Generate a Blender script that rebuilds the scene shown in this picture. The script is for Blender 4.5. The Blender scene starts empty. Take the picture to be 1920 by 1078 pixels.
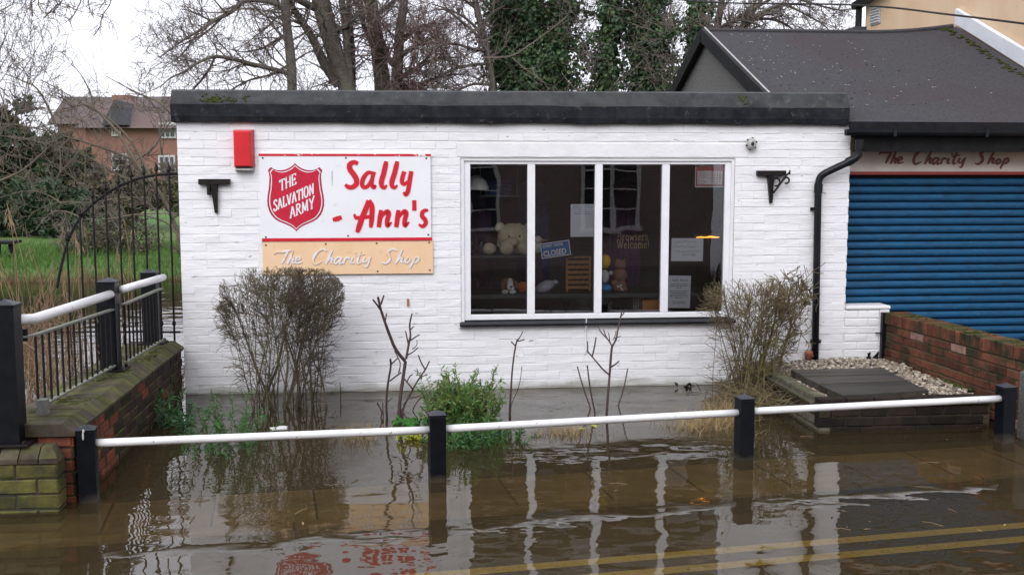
import bpy, math, random
from mathutils import Vector, Matrix, noise
rnd = random.Random(7)
SC = bpy.context.scene
COL = SC.collection
V = Vector

# ------------------------------------------------------------------ camera
YAW = math.radians(5.7)
PITCH = math.atan((539 - 325) / 2000)
CAM = V((-0.97707, -9.78903, 2.0))
cd = bpy.data.cameras.new('camera'); cam = bpy.data.objects.new('camera', cd); COL.objects.link(cam)
cd.sensor_fit = 'HORIZONTAL'; cd.sensor_width = 36.0; cd.lens = 2000 / 1920 * 36
cd.clip_start = 0.1; cd.clip_end = 2000
cam.location = CAM
cam.rotation_euler = (math.pi / 2 - PITCH, 0, -YAW)
SC.camera = cam
# ------------------------------------------------------------------ world, sun, exposure
SUN_EL, SUN_AZ = math.radians(40), math.radians(205)      # compass azimuth, y = north
w = bpy.data.worlds.new('World'); SC.world = w; w.use_nodes = True
nt = w.node_tree; nt.nodes.clear()
sky = nt.nodes.new('ShaderNodeTexSky'); sky.sky_type = 'NISHITA'; sky.sun_disc = False
sky.sun_elevation = SUN_EL; sky.sun_rotation = SUN_AZ; sky.dust_density = 4.0; sky.air_density = 1.0
hs = nt.nodes.new('ShaderNodeHueSaturation'); hs.inputs['Saturation'].default_value = 0.12
mixc = nt.nodes.new('ShaderNodeMixRGB'); mixc.inputs[0].default_value = 0.72
mixc.inputs[2].default_value = (11.1, 11.3, 12.7, 1)        # even cloud cover over the clear sky
bg = nt.nodes.new('ShaderNodeBackground'); bg.inputs['Strength'].default_value = 0.10
wo = nt.nodes.new('ShaderNodeOutputWorld')
nt.links.new(sky.outputs[0], hs.inputs['Color']); nt.links.new(hs.outputs[0], mixc.inputs[1])
nt.links.new(mixc.outputs[0], bg.inputs['Color']); nt.links.new(bg.outputs[0], wo.inputs['Surface'])
sd = bpy.data.lights.new('sun', 'SUN'); sun = bpy.data.objects.new('sun', sd); COL.objects.link(sun)
sd.energy = 1.3; sd.angle = math.radians(50); sd.color = (1.0, 0.985, 0.97)
sdir = V((math.sin(SUN_AZ) * math.cos(SUN_EL), math.cos(SUN_AZ) * math.cos(SUN_EL), math.sin(SUN_EL)))
sun.rotation_euler = sdir.to_track_quat('Z', 'Y').to_euler()
SC.view_settings.view_transform = 'Standard'; SC.view_settings.look = 'None'
SC.view_settings.exposure = 0.52; SC.view_settings.gamma = 1.0
SC.view_settings.use_curve_mapping = False
SC.render.engine = 'CYCLES'
cy = SC.cycles
cy.max_bounces = 8; cy.diffuse_bounces = 4; cy.glossy_bounces = 4; cy.transmission_bounces = 4
cy.transparent_max_bounces = 16; cy.caustics_reflective = False; cy.caustics_refractive = False
cy.use_denoising = True; cy.sample_clamp_indirect = 6.0

# ------------------------------------------------------------------ measuring helpers: the photograph's rays in the place
_f = V((math.sin(YAW) * math.cos(PITCH), math.cos(YAW) * math.cos(PITCH), -math.sin(PITCH)))
_r = V((math.cos(YAW), -math.sin(YAW), 0)); _u = _r.cross(_f)
def ray(x, y): return _f + _r * ((x - 960) / 2000) + _u * ((539 - y) / 2000)
def at(x, y, Y): r = ray(x, y); return CAM + r * ((Y - CAM.y) / r.y)
def onz(x, y, z): r = ray(x, y); return CAM + r * ((z - CAM.z) / r.z)
def onx(x, y, X): r = ray(x, y); return CAM + r * ((X - CAM.x) / r.x)

# ------------------------------------------------------------------ mesh helpers
ABS = {}
class MB:
    def __init__(s): s.v = []; s.f = []; s.m = []
    def add(s, vs, fs, mi=0):
        b = len(s.v); s.v.extend(vs); s.f.extend([tuple(b + i for i in f) for f in fs]); s.m.extend([mi] * len(fs))
    def box(s, x0, x1, y0, y1, z0, z1, mi=0):
        s.add([V((x0,y0,z0)),V((x1,y0,z0)),V((x1,y1,z0)),V((x0,y1,z0)),V((x0,y0,z1)),V((x1,y0,z1)),V((x1,y1,z1)),V((x0,y1,z1))],
              [(0,1,5,4),(1,2,6,5),(2,3,7,6),(3,0,4,7),(4,5,6,7),(3,2,1,0)], mi); return s
    def bbox(s, x0, x1, y0, y1, z0, z1, c=0.004, mi=0):
        """box with chamfered edges all round"""
        def ring(z, i): return [V((x0+i,y0+i,z)),V((x1-i,y0+i,z)),V((x1-i,y1-i,z)),V((x0+i,y1-i,z))]
        vs = ring(z0, c) + ring(z0 + c, 0) + ring(z1 - c, 0) + ring(z1, c)
        fs = [(3,2,1,0),(12,13,14,15)]
        for k in range(3):
            for i in range(4):
                j = (i + 1) % 4; fs.append((k*4+i, k*4+j, k*4+4+j, k*4+4+i))
        s.add(vs, fs, mi); return s
    def obox(s, c, ax, ay, az, mi=0):
        c, ax, ay, az = V(c), V(ax), V(ay), V(az)
        s.add([c-ax-ay-az,c+ax-ay-az,c+ax+ay-az,c-ax+ay-az,c-ax-ay+az,c+ax-ay+az,c+ax+ay+az,c-ax+ay+az],
              [(0,1,5,4),(1,2,6,5),(2,3,7,6),(3,0,4,7),(4,5,6,7),(3,2,1,0)], mi); return s
    def bar(s, p, q, w, h, up=V((0,0,1)), mi=0):
        p, q = V(p), V(q); d = q - p; L = d.length; d = d / L
        sx = d.cross(up).normalized(); uz = sx.cross(d)
        return s.obox((p + q) / 2, d * L / 2, sx * w / 2, uz * h / 2, mi)
    def tube(s, pts, rad, n=6, cap=True, mi=0):
        pts = [V(p) for p in pts]
        if not isinstance(rad, (list, tuple)): rad = [rad] * len(pts)
        N = None; b = len(s.v); k = len(pts)
        cs = [(math.cos(2*math.pi*i/n), math.sin(2*math.pi*i/n)) for i in range(n)]
        for i, p in enumerate(pts):
            d = pts[min(i+1, k-1)] - pts[max(i-1, 0)]
            if d.length < 1e-9: d = V((0,0,1))
            d.normalize()
            if N is None: N = d.orthogonal().normalized()
            else:
                N = N - d * N.dot(d)
                N = N.normalized() if N.length > 1e-6 else d.orthogonal().normalized()
            B = d.cross(N); r = rad[i]
            for c, q in cs: s.v.append(p + N * (c * r) + B * (q * r))
        for i in range(k - 1):
            for j in range(n):
                a = b + i*n + j; c = b + i*n + (j+1) % n
                s.f.append((a, c, c + n, a + n)); s.m.append(mi)
        if cap and n > 2:
            s.f.append(tuple(b + j for j in range(n-1, -1, -1))); s.m.append(mi)
            s.f.append(tuple(b + (k-1)*n + j for j in range(n))); s.m.append(mi)
        return s
    def prism(s, poly, y0, y1, mi=0):
        """poly of (x, z) counted round, front at y0 (towards the street), back at y1"""
        n = len(poly)
        area = sum(poly[i][0]*poly[(i+1)%n][1]-poly[(i+1)%n][0]*poly[i][1] for i in range(n))
        if area < 0: poly = poly[::-1]
        vs = [V((x, y0, z)) for x, z in poly] + [V((x, y1, z)) for x, z in poly]
        fs = [tuple(range(n)), tuple(range(2*n-1, n-1, -1))]
        for i in range(n): j = (i+1) % n; fs.append((j, i, i+n, j+n))
        s.add(vs, fs, mi); return s
    def extrude(s, prof, a, b, axis='x', mi=0):
        """closed profile pushed along an axis; prof is (y, z) for x, (x, z) for y"""
        n = len(prof)
        P = (lambda t, q: V((t, q[0], q[1]))) if axis == 'x' else (lambda t, q: V((q[0], t, q[1])))
        vs = [P(a, q) for q in prof] + [P(b, q) for q in prof]
        fs = [tuple(range(n)), tuple(range(2*n-1, n-1, -1))] + [((i+1)%n, i, i+n, (i+1)%n+n) for i in range(n)]
        s.add(vs, fs, mi); return s
    def ell(s, c, r, seg=14, rings=9, rot=None, mi=0, jit=0, jf=2.3):
        c = V(c); r = V(r) if isinstance(r, (tuple, list, V)) else V((r,r,r)); vs = []; fs = []
        for i in range(rings + 1):
            t = math.pi * i / rings
            for j in range(seg):
                p = 2*math.pi*j/seg
                q = V((math.sin(t)*math.cos(p), math.sin(t)*math.sin(p), math.cos(t)))
                if jit: q *= 1 + jit * noise.noise(q * jf + c * 7)
                q = V((q.x*r.x, q.y*r.y, q.z*r.z))
                if rot is not None: q = rot @ q
                vs.append(c + q)
        for i in range(rings):
            for j in range(seg):
                k = (j+1) % seg
                fs.append((i*seg+j, (i+1)*seg+j, (i+1)*seg+k, i*seg+k))
        s.add(vs, fs, mi); return s
    def lathe(s, c, prof, n=16, mi=0):
        """prof of (radius, z) turned about the vertical at c"""
        c = V(c); vs = []; fs = []
        for r, z in prof:
            for j in range(n):
                a = 2*math.pi*j/n; vs.append(c + V((r*math.cos(a), r*math.sin(a), z)))
        for i in range(len(prof)-1):
            for j in range(n):
                k = (j+1) % n; fs.append((i*n+j, i*n+k, (i+1)*n+k, (i+1)*n+j))
        s.add(vs, fs, mi); return s
    def leaf(s, p, d, nrm, L, W, mi=0):
        d = d.normalized(); sd_ = d.cross(nrm)
        sd_ = sd_.normalized() if sd_.length > 1e-5 else d.orthogonal().normalized()
        up = sd_.cross(d)
        s.add([p, p + d*L*.45 + sd_*W/2 + up*W*.15, p + d*L, p + d*L*.45 - sd_*W/2 + up*W*.15], [(0,1,2),(0,2,3)], mi)
    def blade(s, p, d, L, W, bend, mi=0):
        d = d.normalized(); sd_ = V((-d.y, d.x, 0)); sd_ = sd_.normalized() if sd_.length > 1e-4 else V((1,0,0))
        a = rnd.uniform(0, 6.28); sd_ = V((math.cos(a), math.sin(a), 0))
        p1 = p + d*L*.55; p2 = p + d*L + bend
        s.add([p - sd_*W/2, p + sd_*W/2, p1 + sd_*W*.4, p1 - sd_*W*.4, p2], [(0,1,2,3),(3,2,4)], mi)
    def build(s, name, mats, parent=None, smooth=False, origin=None):
        if parent is not None: off = ABS[parent.name]
        elif origin is not None: off = V(origin)
        else:
            xs = [v.x for v in s.v]; ys = [v.y for v in s.v]; zs = [v.z for v in s.v]
            off = V(((min(xs)+max(xs))/2, (min(ys)+max(ys))/2, min(zs)))
        me = bpy.data.meshes.new(name)
        me.from_pydata([v - off for v in s.v], [], s.f)
        ml = mats if isinstance(mats, (list, tuple)) else [mats]
        for m in ml: me.materials.append(m)
        if len(ml) > 1: me.polygons.foreach_set('material_index', s.m)
        if smooth: me.polygons.foreach_set('use_smooth', [True] * len(s.f))
        me.update()
        o = bpy.data.objects.new(name, me); COL.objects.link(o)
        if parent is not None: o.parent = parent; ABS[o.name] = off
        else: o.location = off; ABS[o.name] = off
        return o

def tag(o, label=None, cat=None, group=None, kind=None):
    if label: o['label'] = label
    if cat: o['category'] = cat
    if group: o['group'] = group
    if kind: o['kind'] = kind
    return o
def thing(name, label, cat, loc, group=None, kind=None):
    o = bpy.data.objects.new(name, None); COL.objects.link(o); o.location = loc; o.empty_display_size = .2
    ABS[o.name] = V(loc); return tag(o, label, cat, group, kind)
def copy_tree(o, parent=None, shift=V((0,0,0))):
    c = o.copy(); COL.objects.link(c)
    if parent is not None: c.parent = parent
    else: c.location = o.location + shift
    for ch in list(o.children): copy_tree(ch, c)
    return c
def put(mesh, name, parent, p, rot=(0,0,0), scale=(1,1,1)):
    o = bpy.data.objects.new(name, mesh); COL.objects.link(o); o.parent = parent
    o.location = V(p) - ABS[parent.name]; o.rotation_euler = rot; o.scale = scale
    ABS[o.name] = V(p); return o
def spline(pts, n=6):
    """Catmull-Rom through tuples of any length"""
    out = []; k = len(pts)
    for i in range(k - 1):
        p0, p1, p2, p3 = pts[max(i-1,0)], pts[i], pts[i+1], pts[min(i+2,k-1)]
        for j in range(n):
            t = j / n
            out.append(tuple(.5*((2*b)+(c-a)*t+(2*a-5*b+4*c-d)*t*t+(-a+3*b-3*c+d)*t**3) for a,b,c,d in zip(p0,p1,p2,p3)))
    out.append(tuple(pts[-1])); return out

# ------------------------------------------------------------------ materials
def mat(name, c1, c2=None, scale=6, rough=.8, bump=0, bscale=40, bdist=.01, rv=0, metal=0, spec=.5, ramp=(.35,.65),
        c3=None, s3=2.0, r3=(.55,.7), top=None, topr=(.4,.6), stretch=None, trans=0, detail=5, bump2=0, b2scale=8, mud=None, mudz=.06, c4=None, s4=30, r4=(.7,.73)):
    m = bpy.data.materials.new(name); m.use_nodes = True; n = m.node_tree.nodes; l = m.node_tree.links
    b = n['Principled BSDF']; b.inputs['Roughness'].default_value = rough; b.inputs['Metallic'].default_value = metal
    b.inputs['Specular IOR Level'].default_value = spec
    g = n.new('ShaderNodeNewGeometry'); pos = g.outputs['Position']
    if stretch:
        mp = n.new('ShaderNodeMapping'); mp.inputs['Scale'].default_value = stretch; l.new(pos, mp.inputs['Vector']); pos = mp.outputs[0]
    def nz(sc, det=detail, ro=.6):
        t = n.new('ShaderNodeTexNoise'); t.inputs['Scale'].default_value = sc; t.inputs['Detail'].default_value = det
        t.inputs['Roughness'].default_value = ro; l.new(pos, t.inputs['Vector']); return t.outputs['Fac']
    def step(src, a, c):
        r = n.new('ShaderNodeMapRange'); r.inputs['From Min'].default_value = a; r.inputs['From Max'].default_value = c
        l.new(src, r.inputs['Value']); return r.outputs[0]
    def mixf(f, a, c):
        x = n.new('ShaderNodeMixRGB'); l.new(f, x.inputs[0])
        for k, q in ((1, a), (2, c)):
            if isinstance(q, tuple): x.inputs[k].default_value = q + (1,)
            else: l.new(q, x.inputs[k])
        return x.outputs[0]
    col = tuple(c1)
    if c2: col = mixf(step(nz(scale), *ramp), tuple(c1), tuple(c2))
    if c3: col = mixf(step(nz(s3, 4), *r3), col, tuple(c3))
    if c4: col = mixf(step(nz(s4, 2), *r4), col, tuple(c4))
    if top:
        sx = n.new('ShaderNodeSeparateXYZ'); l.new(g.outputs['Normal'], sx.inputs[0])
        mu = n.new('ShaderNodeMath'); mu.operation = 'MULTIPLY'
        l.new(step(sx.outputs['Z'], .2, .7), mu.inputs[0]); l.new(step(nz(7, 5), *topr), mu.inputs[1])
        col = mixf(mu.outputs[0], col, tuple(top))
    if mud:                                          # ragged tide mark left by the flood
        sz = n.new('ShaderNodeSeparateXYZ'); l.new(g.outputs['Position'], sz.inputs[0])
        sb_ = n.new('ShaderNodeMath'); sb_.operation = 'MULTIPLY_ADD'; sb_.inputs[1].default_value = -mudz * 2.2; l.new(nz(5, 4), sb_.inputs[0]); l.new(sz.outputs['Z'], sb_.inputs[2])
        col = mixf(step(sb_.outputs[0], -mudz * .25, -mudz * 1.1), col, tuple(mud))
    if rv:
        oi = n.new('ShaderNodeObjectInfo'); h = n.new('ShaderNodeHueSaturation')
        v_ = n.new('ShaderNodeMapRange'); v_.inputs['To Min'].default_value = 1 - rv; v_.inputs['To Max'].default_value = 1 + rv
        l.new(oi.outputs['Random'], v_.inputs['Value']); l.new(v_.outputs[0], h.inputs['Value'])
        if isinstance(col, tuple): h.inputs['Color'].default_value = col + (1,)
        else: l.new(col, h.inputs['Color'])
        col = h.outputs[0]
    if isinstance(col, tuple): b.inputs['Base Color'].default_value = col + (1,)
    else: l.new(col, b.inputs['Base Color'])
    if bump:
        bp = n.new('ShaderNodeBump'); bp.inputs['Strength'].default_value = bump; bp.inputs['Distance'].default_value = bdist
        l.new(nz(bscale, 4), bp.inputs['Height']); nrm = bp.outputs[0]
        if bump2:
            b2 = n.new('ShaderNodeBump'); b2.inputs['Strength'].default_value = bump2; b2.inputs['Distance'].default_value = bdist * 3
            l.new(nz(b2scale, 3), b2.inputs['Height']); l.new(nrm, b2.inputs['Normal']); nrm = b2.outputs[0]
        l.new(nrm, b.inputs['Normal'])
    if trans:
        t = n.new('ShaderNodeBsdfTranslucent'); mx = n.new('ShaderNodeMixShader'); mx.inputs[0].default_value = trans
        if isinstance(col, tuple): t.inputs[0].default_value = col + (1,)
        else: l.new(col, t.inputs[0])
        l.new(b.outputs[0], mx.inputs[1]); l.new(t.outputs[0], mx.inputs[2]); l.new(mx.outputs[0], n['Material Output'].inputs['Surface'])
    return m

M = {}
M['white_brick'] = mat('white_painted_brick', (.80,.80,.82), (.75,.75,.77), 3.5, .6, bump=.35, bscale=34, bdist=.006, bump2=.55, b2scale=6, c3=(.58,.58,.57), s3=7, r3=(.63,.80), mud=(.40,.40,.36), mudz=.10, c4=(.34,.34,.35), s4=15, r4=(.69,.735), rv=.012, spec=.2, stretch=(.55,1,1.9))
M['white_mortar'] = mat('white_painted_joint', (.78,.78,.79), (.66,.66,.66), 5, .7, bump=.5, bscale=50, bdist=.006, spec=.2)
M['white_render'] = mat('white_render', (.79,.79,.81), (.72,.72,.73), 5, .55, bump=.4, bscale=45, bdist=.006, bump2=.3, b2scale=9, spec=.3)
M['upvc'] = mat('white_plastic', (.80,.80,.83), (.74,.74,.77), 9, .35)
M['white_metal'] = mat('white_rail_paint', (.82,.82,.83), (.70,.70,.70), 4, .35, ramp=(.5,.75), c3=(.30,.29,.27), s3=22, r3=(.66,.70), bump=.08, bscale=90)
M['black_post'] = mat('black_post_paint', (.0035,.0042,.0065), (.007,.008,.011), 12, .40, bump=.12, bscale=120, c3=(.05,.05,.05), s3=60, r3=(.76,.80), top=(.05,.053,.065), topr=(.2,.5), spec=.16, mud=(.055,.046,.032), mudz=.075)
M['black_iron'] = mat('black_iron', (.006,.006,.007), (.016,.011,.009), 25, .5, bump=.2, bscale=150, spec=.2)
M['black_plastic'] = mat('black_plastic', (.005,.006,.008), (.011,.012,.015), 8, .35, spec=.22)
M['rail_moss'] = mat('weathered_rail', (.10,.11,.10), (.17,.17,.15), 30, .6, top=(.20,.22,.12), topr=(.3,.7))
M['felt'] = mat('roof_felt', (.013,.014,.018), (.028,.029,.036), 9, .85, bump=.6, bscale=160, bdist=.004, c3=(.10,.10,.095), s3=14, r3=(.60,.78), top=(.085,.088,.088), topr=(.1,.6), spec=.12, bump2=.25, b2scale=10)
M['roof2'] = mat('shed_roof_felt', (.072,.072,.079), (.043,.043,.048), 38, .92, bump=.7, bscale=110, bdist=.006, c3=(.058,.045,.053), s3=.9, r3=(.5,.75), spec=.12, bump2=.3, b2scale=6)
M['soot_wood'] = mat('black_timber', (.006,.006,.007), (.013,.013,.014), 12, .6, bump=.2, bscale=50, spec=.15)
M['moss'] = mat('moss', (.035,.045,.014), (.075,.080,.026), 30, .95, bump=.8, bscale=120, bdist=.01, spec=.1)
M['bright_moss'] = mat('bright_moss', (.03,.12,.03), (.06,.17,.035), 25, .9, bump=.8, bscale=120, bdist=.01, spec=.1)
M['dropping'] = mat('bird_lime', (.50,.50,.48), rough=.8)
M['red_plastic'] = mat('red_plastic', (.62,.022,.030), (.55,.018,.024), 8, .3, bump=.25, bscale=220, bdist=.002)
M['grey_plastic'] = mat('grey_plastic', (.46,.45,.44), (.36,.35,.33), 14, .5)
M['sign_white'] = mat('sign_white', (.80,.81,.84), (.76,.77,.80), 3, .35, c3=(.66,.65,.63), s3=9, r3=(.66,.78))
M['sign_red'] = mat('sign_red', (.60,.012,.030), (.52,.010,.025), 12, .4)
M['chipped_red'] = mat('chipped_red', (.58,.012,.030), (.50,.010,.025), 12, .5, c3=(.78,.76,.78), s3=16, r3=(.60,.63))
M['shield_red'] = mat('shield_red', (.56,.010,.040), (.44,.008,.035), 20, .4)
M['shield_edge'] = mat('shield_edge', (.38,.012,.05), rough=.4)
M['sign_halo'] = mat('faded_halo', (.74,.52,.54), rough=.5)
M['sign_orange'] = mat('sign_orange', (.80,.56,.36), (.77,.52,.31), 4, .5, c3=(.72,.44,.24), s3=12, r3=(.62,.78))
M['letter_white'] = mat('letter_white', (.80,.80,.84), (.68,.67,.70), 30, .5)
M['faded_letter'] = mat('faded_letter', (.80,.78,.80), (.70,.66,.64), 30, .5, c3=(.80,.57,.37), s3=11, r3=(.50,.58))
M['letter_grey'] = mat('letter_shade', (.38,.30,.28), rough=.6)
M['fascia'] = mat('fascia_cream', (.70,.63,.57), (.60,.53,.48), 5, .6)
M['fascia_letter'] = mat('fascia_letter', (.10,.014,.008), (.20,.035,.012), 30, .5)
M['fascia_red'] = mat('fascia_red', (.28,.02,.02), rough=.5)
M['shutter'] = mat('shutter_blue', (.008,.085,.195), (.008,.066,.150), 3, .55, spec=.28, stretch=(3,3,9), c3=(.010,.045,.10), s3=2.2, r3=(.50,.74), c4=(.10,.16,.22), s4=9, r4=(.70,.74), bump=.06, bscale=60)
M['screw'] = mat('rusty_screw', (.09,.045,.025), rough=.7)
M['wood'] = mat('basket_wood', (.32,.15,.05), (.45,.24,.09), 40, .6, bump=.3, bscale=60)
M['box_wood'] = mat('varnished_wood', (.50,.22,.05), (.40,.16,.035), 25, .4, stretch=(1,1,9))
M['lead'] = mat('white_flashing', (.74,.76,.80), (.64,.66,.70), 3, .5, bump=.2, bscale=12)
M['cream'] = mat('cream_render', (.66,.46,.29), (.71,.53,.36), 2.2, .85, bump=.5, bscale=45, bdist=.008, c3=(.34,.23,.14), s3=3.4, r3=(.66,.80), stretch=(1,1,.5))
M['stone_cap'] = mat('concrete', (.13,.115,.085), (.06,.055,.038), 14, .9, bump=.6, bscale=90, bdist=.005, top=(.055,.062,.022), topr=(.34,.58))
M['roughcast'] = mat('roughcast', (.17,.165,.155), (.10,.10,.09), 60, .95, bump=1, bscale=70, bdist=.02)
def brick_mat(name, c1, c2, c3, r3, top, rv=.28):
    return mat(name, c1, c2, 14, .88, bump=.7, bscale=75, bdist=.006, c3=c3, s3=4.5, r3=r3, top=top, topr=(.38,.60), rv=rv, spec=.2)
M['red_brick'] = brick_mat('red_brick', (.17,.060,.034), (.085,.036,.024), (.036,.034,.018), (.46,.62), (.075,.070,.026), .34)
M['pale_brick'] = mat('salted_brick', (.34,.22,.18), (.22,.12,.09), 12, .9, bump=.6, bscale=70)
M['wet_brick'] = brick_mat('dark_wet_brick', (.060,.034,.024), (.030,.022,.017), (.035,.036,.014), (.48,.66), (.085,.09,.022), .4)
M['orange_brick'] = brick_mat('orange_wet_brick', (.19,.060,.032), (.11,.040,.026), (.05,.03,.02), (.56,.7), (.06,.06,.02), .2)
M['black_wet_brick'] = mat('black_wet_brick', (.026,.017,.013), (.012,.010,.008), 12, .8, bump=.7, bscale=75, bdist=.006, rv=.4, spec=.2)
M['coping_brick'] = mat('mossy_coping_brick', (.090,.070,.055), (.045,.038,.032), 12, .9, bump=.7, bscale=75, bdist=.006, c3=(.060,.060,.022), s3=5, r3=(.46,.62), top=(.105,.105,.036), topr=(.42,.66), rv=.25, spec=.2)
M['pier_brick'] = mat('green_slimed_brick', (.120,.112,.026), (.040,.038,.018), 7, .8, bump=.7, bscale=75, bdist=.006, c3=(.13,.11,.085), s3=9, r3=(.6,.72), rv=.3, spec=.3)
M['mortar'] = mat('old_mortar', (.16,.145,.115), (.07,.065,.05), 15, .95, bump=.5, bscale=80)
M['dark_mortar'] = mat('damp_mortar', (.055,.050,.040), (.030,.028,.022), 15, .95, bump=.5, bscale=80)
M['earth'] = mat('wet_soil', (.085,.064,.036), (.050,.038,.022), 9, .95, bump=.8, bscale=30, bdist=.03)
M['slab'] = mat('wet_paving', (.31,.235,.130), (.215,.16,.088), 5, .8, rv=.10, bump=.3, bscale=50)
M['kerbstone'] = mat('kerb_stone', (.32,.235,.12), (.23,.165,.085), 9, .8, rv=.1, bump=.3, bscale=60)
M['road'] = mat('wet_asphalt', (.115,.092,.062), (.075,.060,.042), 40, .85, bump=.4, bscale=160, c3=(.13,.095,.05), s3=1.1, r3=(.45,.7))
M['yellow'] = mat('road_yellow', (.92,.74,.16), (.80,.60,.12), 22, .7, c3=(.20,.13,.06), s3=28, r3=(.6,.72))
M['bed'] = mat('river_bed', (.05,.045,.03), (.03,.028,.02), 3, .95)
M['grass'] = mat('lawn_grass', (.070,.165,.022), (.050,.115,.018), 1.5, .9, bump=.6, bscale=18, bdist=.05, c3=(.095,.13,.03), s3=.35, r3=(.45,.65))
M['blade'] = mat('grass_blade', (.065,.150,.022), (.095,.170,.035), 3, .8, trans=.25)
M['reed'] = mat('dead_reed', (.31,.225,.13), (.19,.12,.07), 6, .85, trans=.15)
M['rust_stem'] = mat('rusty_dead_stem', (.20,.095,.055), (.13,.065,.04), 8, .9)
M['straw'] = mat('straw_grass', (.42,.31,.15), (.30,.21,.10), 8, .85, trans=.2)
M['bark'] = mat('grey_bark', (.125,.108,.092), (.070,.060,.052), 9, .95, bump=.8, bscale=25, bdist=.03, c3=(.11,.115,.07), s3=1.5, r3=(.5,.66))
M['twig'] = mat('twig_bark', (.155,.125,.108), (.105,.085,.075), 6, .9)
M['purple_twig'] = mat('purple_twig', (.19,.115,.115), (.13,.08,.082), 6, .9)
M['pale_twig'] = mat('pale_twig', (.150,.125,.090), (.085,.070,.050), 4, .85)
M['hedge_twig'] = mat('hedge_twig', (.115,.088,.052), (.060,.047,.030), 7, .9, c3=(.10,.10,.04), s3=3, r3=(.5,.7))
M['olive_twig'] = mat('olive_twig', (.165,.122,.062), (.085,.064,.036), 7, .9, c3=(.13,.12,.04), s3=3, r3=(.5,.7))
M['stem'] = mat('pruned_stem', (.085,.048,.046), (.045,.028,.028), 14, .7, bump=.4, bscale=90)
M['ivy'] = mat('ivy_leaf', (.020,.056,.022), (.036,.082,.028), 2.2, .45, trans=.12)
M['ivy_light'] = mat('ivy_leaf_light', (.048,.092,.030), (.085,.125,.04), 2.2, .5, trans=.15)
M['yew'] = mat('evergreen_leaf', (.022,.052,.022), (.040,.072,.026), 1.2, .6, trans=.08)
M['brush'] = mat('olive_leaf', (.075,.085,.030), (.11,.085,.045), 1.2, .8, trans=.1)
M['feather'] = mat('feathery_leaf', (.050,.165,.036), (.08,.21,.05), 6, .6, trans=.2)
M['dark_feather'] = mat('dark_feathery_leaf', (.035,.105,.045), (.055,.135,.055), 6, .6, trans=.2)
M['bush_leaf'] = mat('bush_leaf', (.105,.175,.030), (.17,.23,.055), 6, .6, trans=.2)
M['yellow_leaf'] = mat('yellow_leaf', (.55,.55,.06), (.35,.45,.05), 12, .5, trans=.2)
M['far_brick'] = mat('far_brick', (.25,.125,.095), (.19,.095,.072), .9, .9, rv=.0)
M['far_roof'] = mat('far_roof_tile', (.105,.080,.075), (.075,.062,.060), .8, .9, c3=(.12,.080,.074), s3=.35, r3=(.45,.6))
M['far_slate'] = mat('far_slate', (.060,.060,.066), (.045,.045,.05), .8, .9)
M['far_glass'] = mat('far_glass', (.035,.040,.045), rough=.08)
M['white_paint'] = mat('white_paint', (.72,.72,.70), rough=.5)
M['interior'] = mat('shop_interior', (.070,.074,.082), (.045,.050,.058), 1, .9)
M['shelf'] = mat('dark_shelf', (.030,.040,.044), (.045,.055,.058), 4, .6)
M['cream_fur'] = mat('cream_plush', (.72,.64,.47), (.60,.52,.37), 30, 1, bump=.9, bscale=90, bdist=.02, spec=.1)
M['white_fur'] = mat('white_plush', (.75,.75,.74), (.62,.62,.62), 30, 1, bump=.7, bscale=90, bdist=.01, spec=.1)
M['brown_fur'] = mat('brown_plush', (.28,.15,.09), (.20,.10,.06), 30, 1, bump=.7, bscale=90, bdist=.01, spec=.1)
M['tan_fur'] = mat('tan_plush', (.34,.20,.15), (.26,.15,.11), 30, 1, bump=.7, bscale=90, bdist=.01, spec=.1)
M['grey_fur'] = mat('grey_plush', (.46,.47,.55), (.38,.39,.46), 30, 1, bump=.7, bscale=90, bdist=.01, spec=.1)
M['yellow_cloth'] = mat('yellow_cloth', (.80,.55,.03), rough=.8)
M['blue_cloth'] = mat('blue_cloth', (.03,.35,.75), rough=.8)
M['red_cloth'] = mat('red_cloth', (.42,.06,.03), (.55,.18,.06), 60, .8)
M['black_dot'] = mat('black_button', (.01,.01,.01), rough=.3)
M['purple_cloth'] = mat('purple_cloth', (.085,.035,.090), (.055,.028,.07), 6, .9)
M['navy_cloth'] = mat('navy_cloth', (.025,.045,.14), (.02,.03,.08), 6, .9)
M['paper'] = mat('paper', (.80,.84,.92), (.74,.78,.87), 4, .7)
M['ink'] = mat('ink', (.07,.08,.14), rough=.7)
M['pale_ink'] = mat('pale_ink', (.30,.32,.42), rough=.7)
M['blue_card'] = mat('blue_card', (.035,.16,.42), rough=.5)
M['red_card'] = mat('red_card', (.38,.045,.045), rough=.5)
M['gold'] = mat('gold_letter', (.50,.38,.16), rough=.5)
M['board'] = mat('black_board', (.035,.034,.036), (.060,.058,.058), 7, .75, stretch=(2,14,14), bump=.3, bscale=20)
M['terracotta'] = mat('terracotta', (.38,.14,.07), (.30,.11,.06), 20, .8)
M['pebble'] = mat('pebble', (.32,.26,.19), (.19,.155,.12), 30, .8, rv=0)
M['pebble2'] = mat('pebble_dark', (.16,.13,.11), (.10,.085,.075), 30, .8)
M['pebble3'] = mat('pebble_pale', (.46,.40,.32), rough=.8)
M['cast_iron'] = mat('dark_wet_wood', (.062,.052,.044), (.024,.022,.020), 3, .6, stretch=(1.2,14,1), bump=.6, bscale=10, bdist=.01, rv=.35, c3=(.05,.05,.03), s3=2, r3=(.5,.7))
M['cable'] = mat('cable', (.012,.012,.013), rough=.6)

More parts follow.
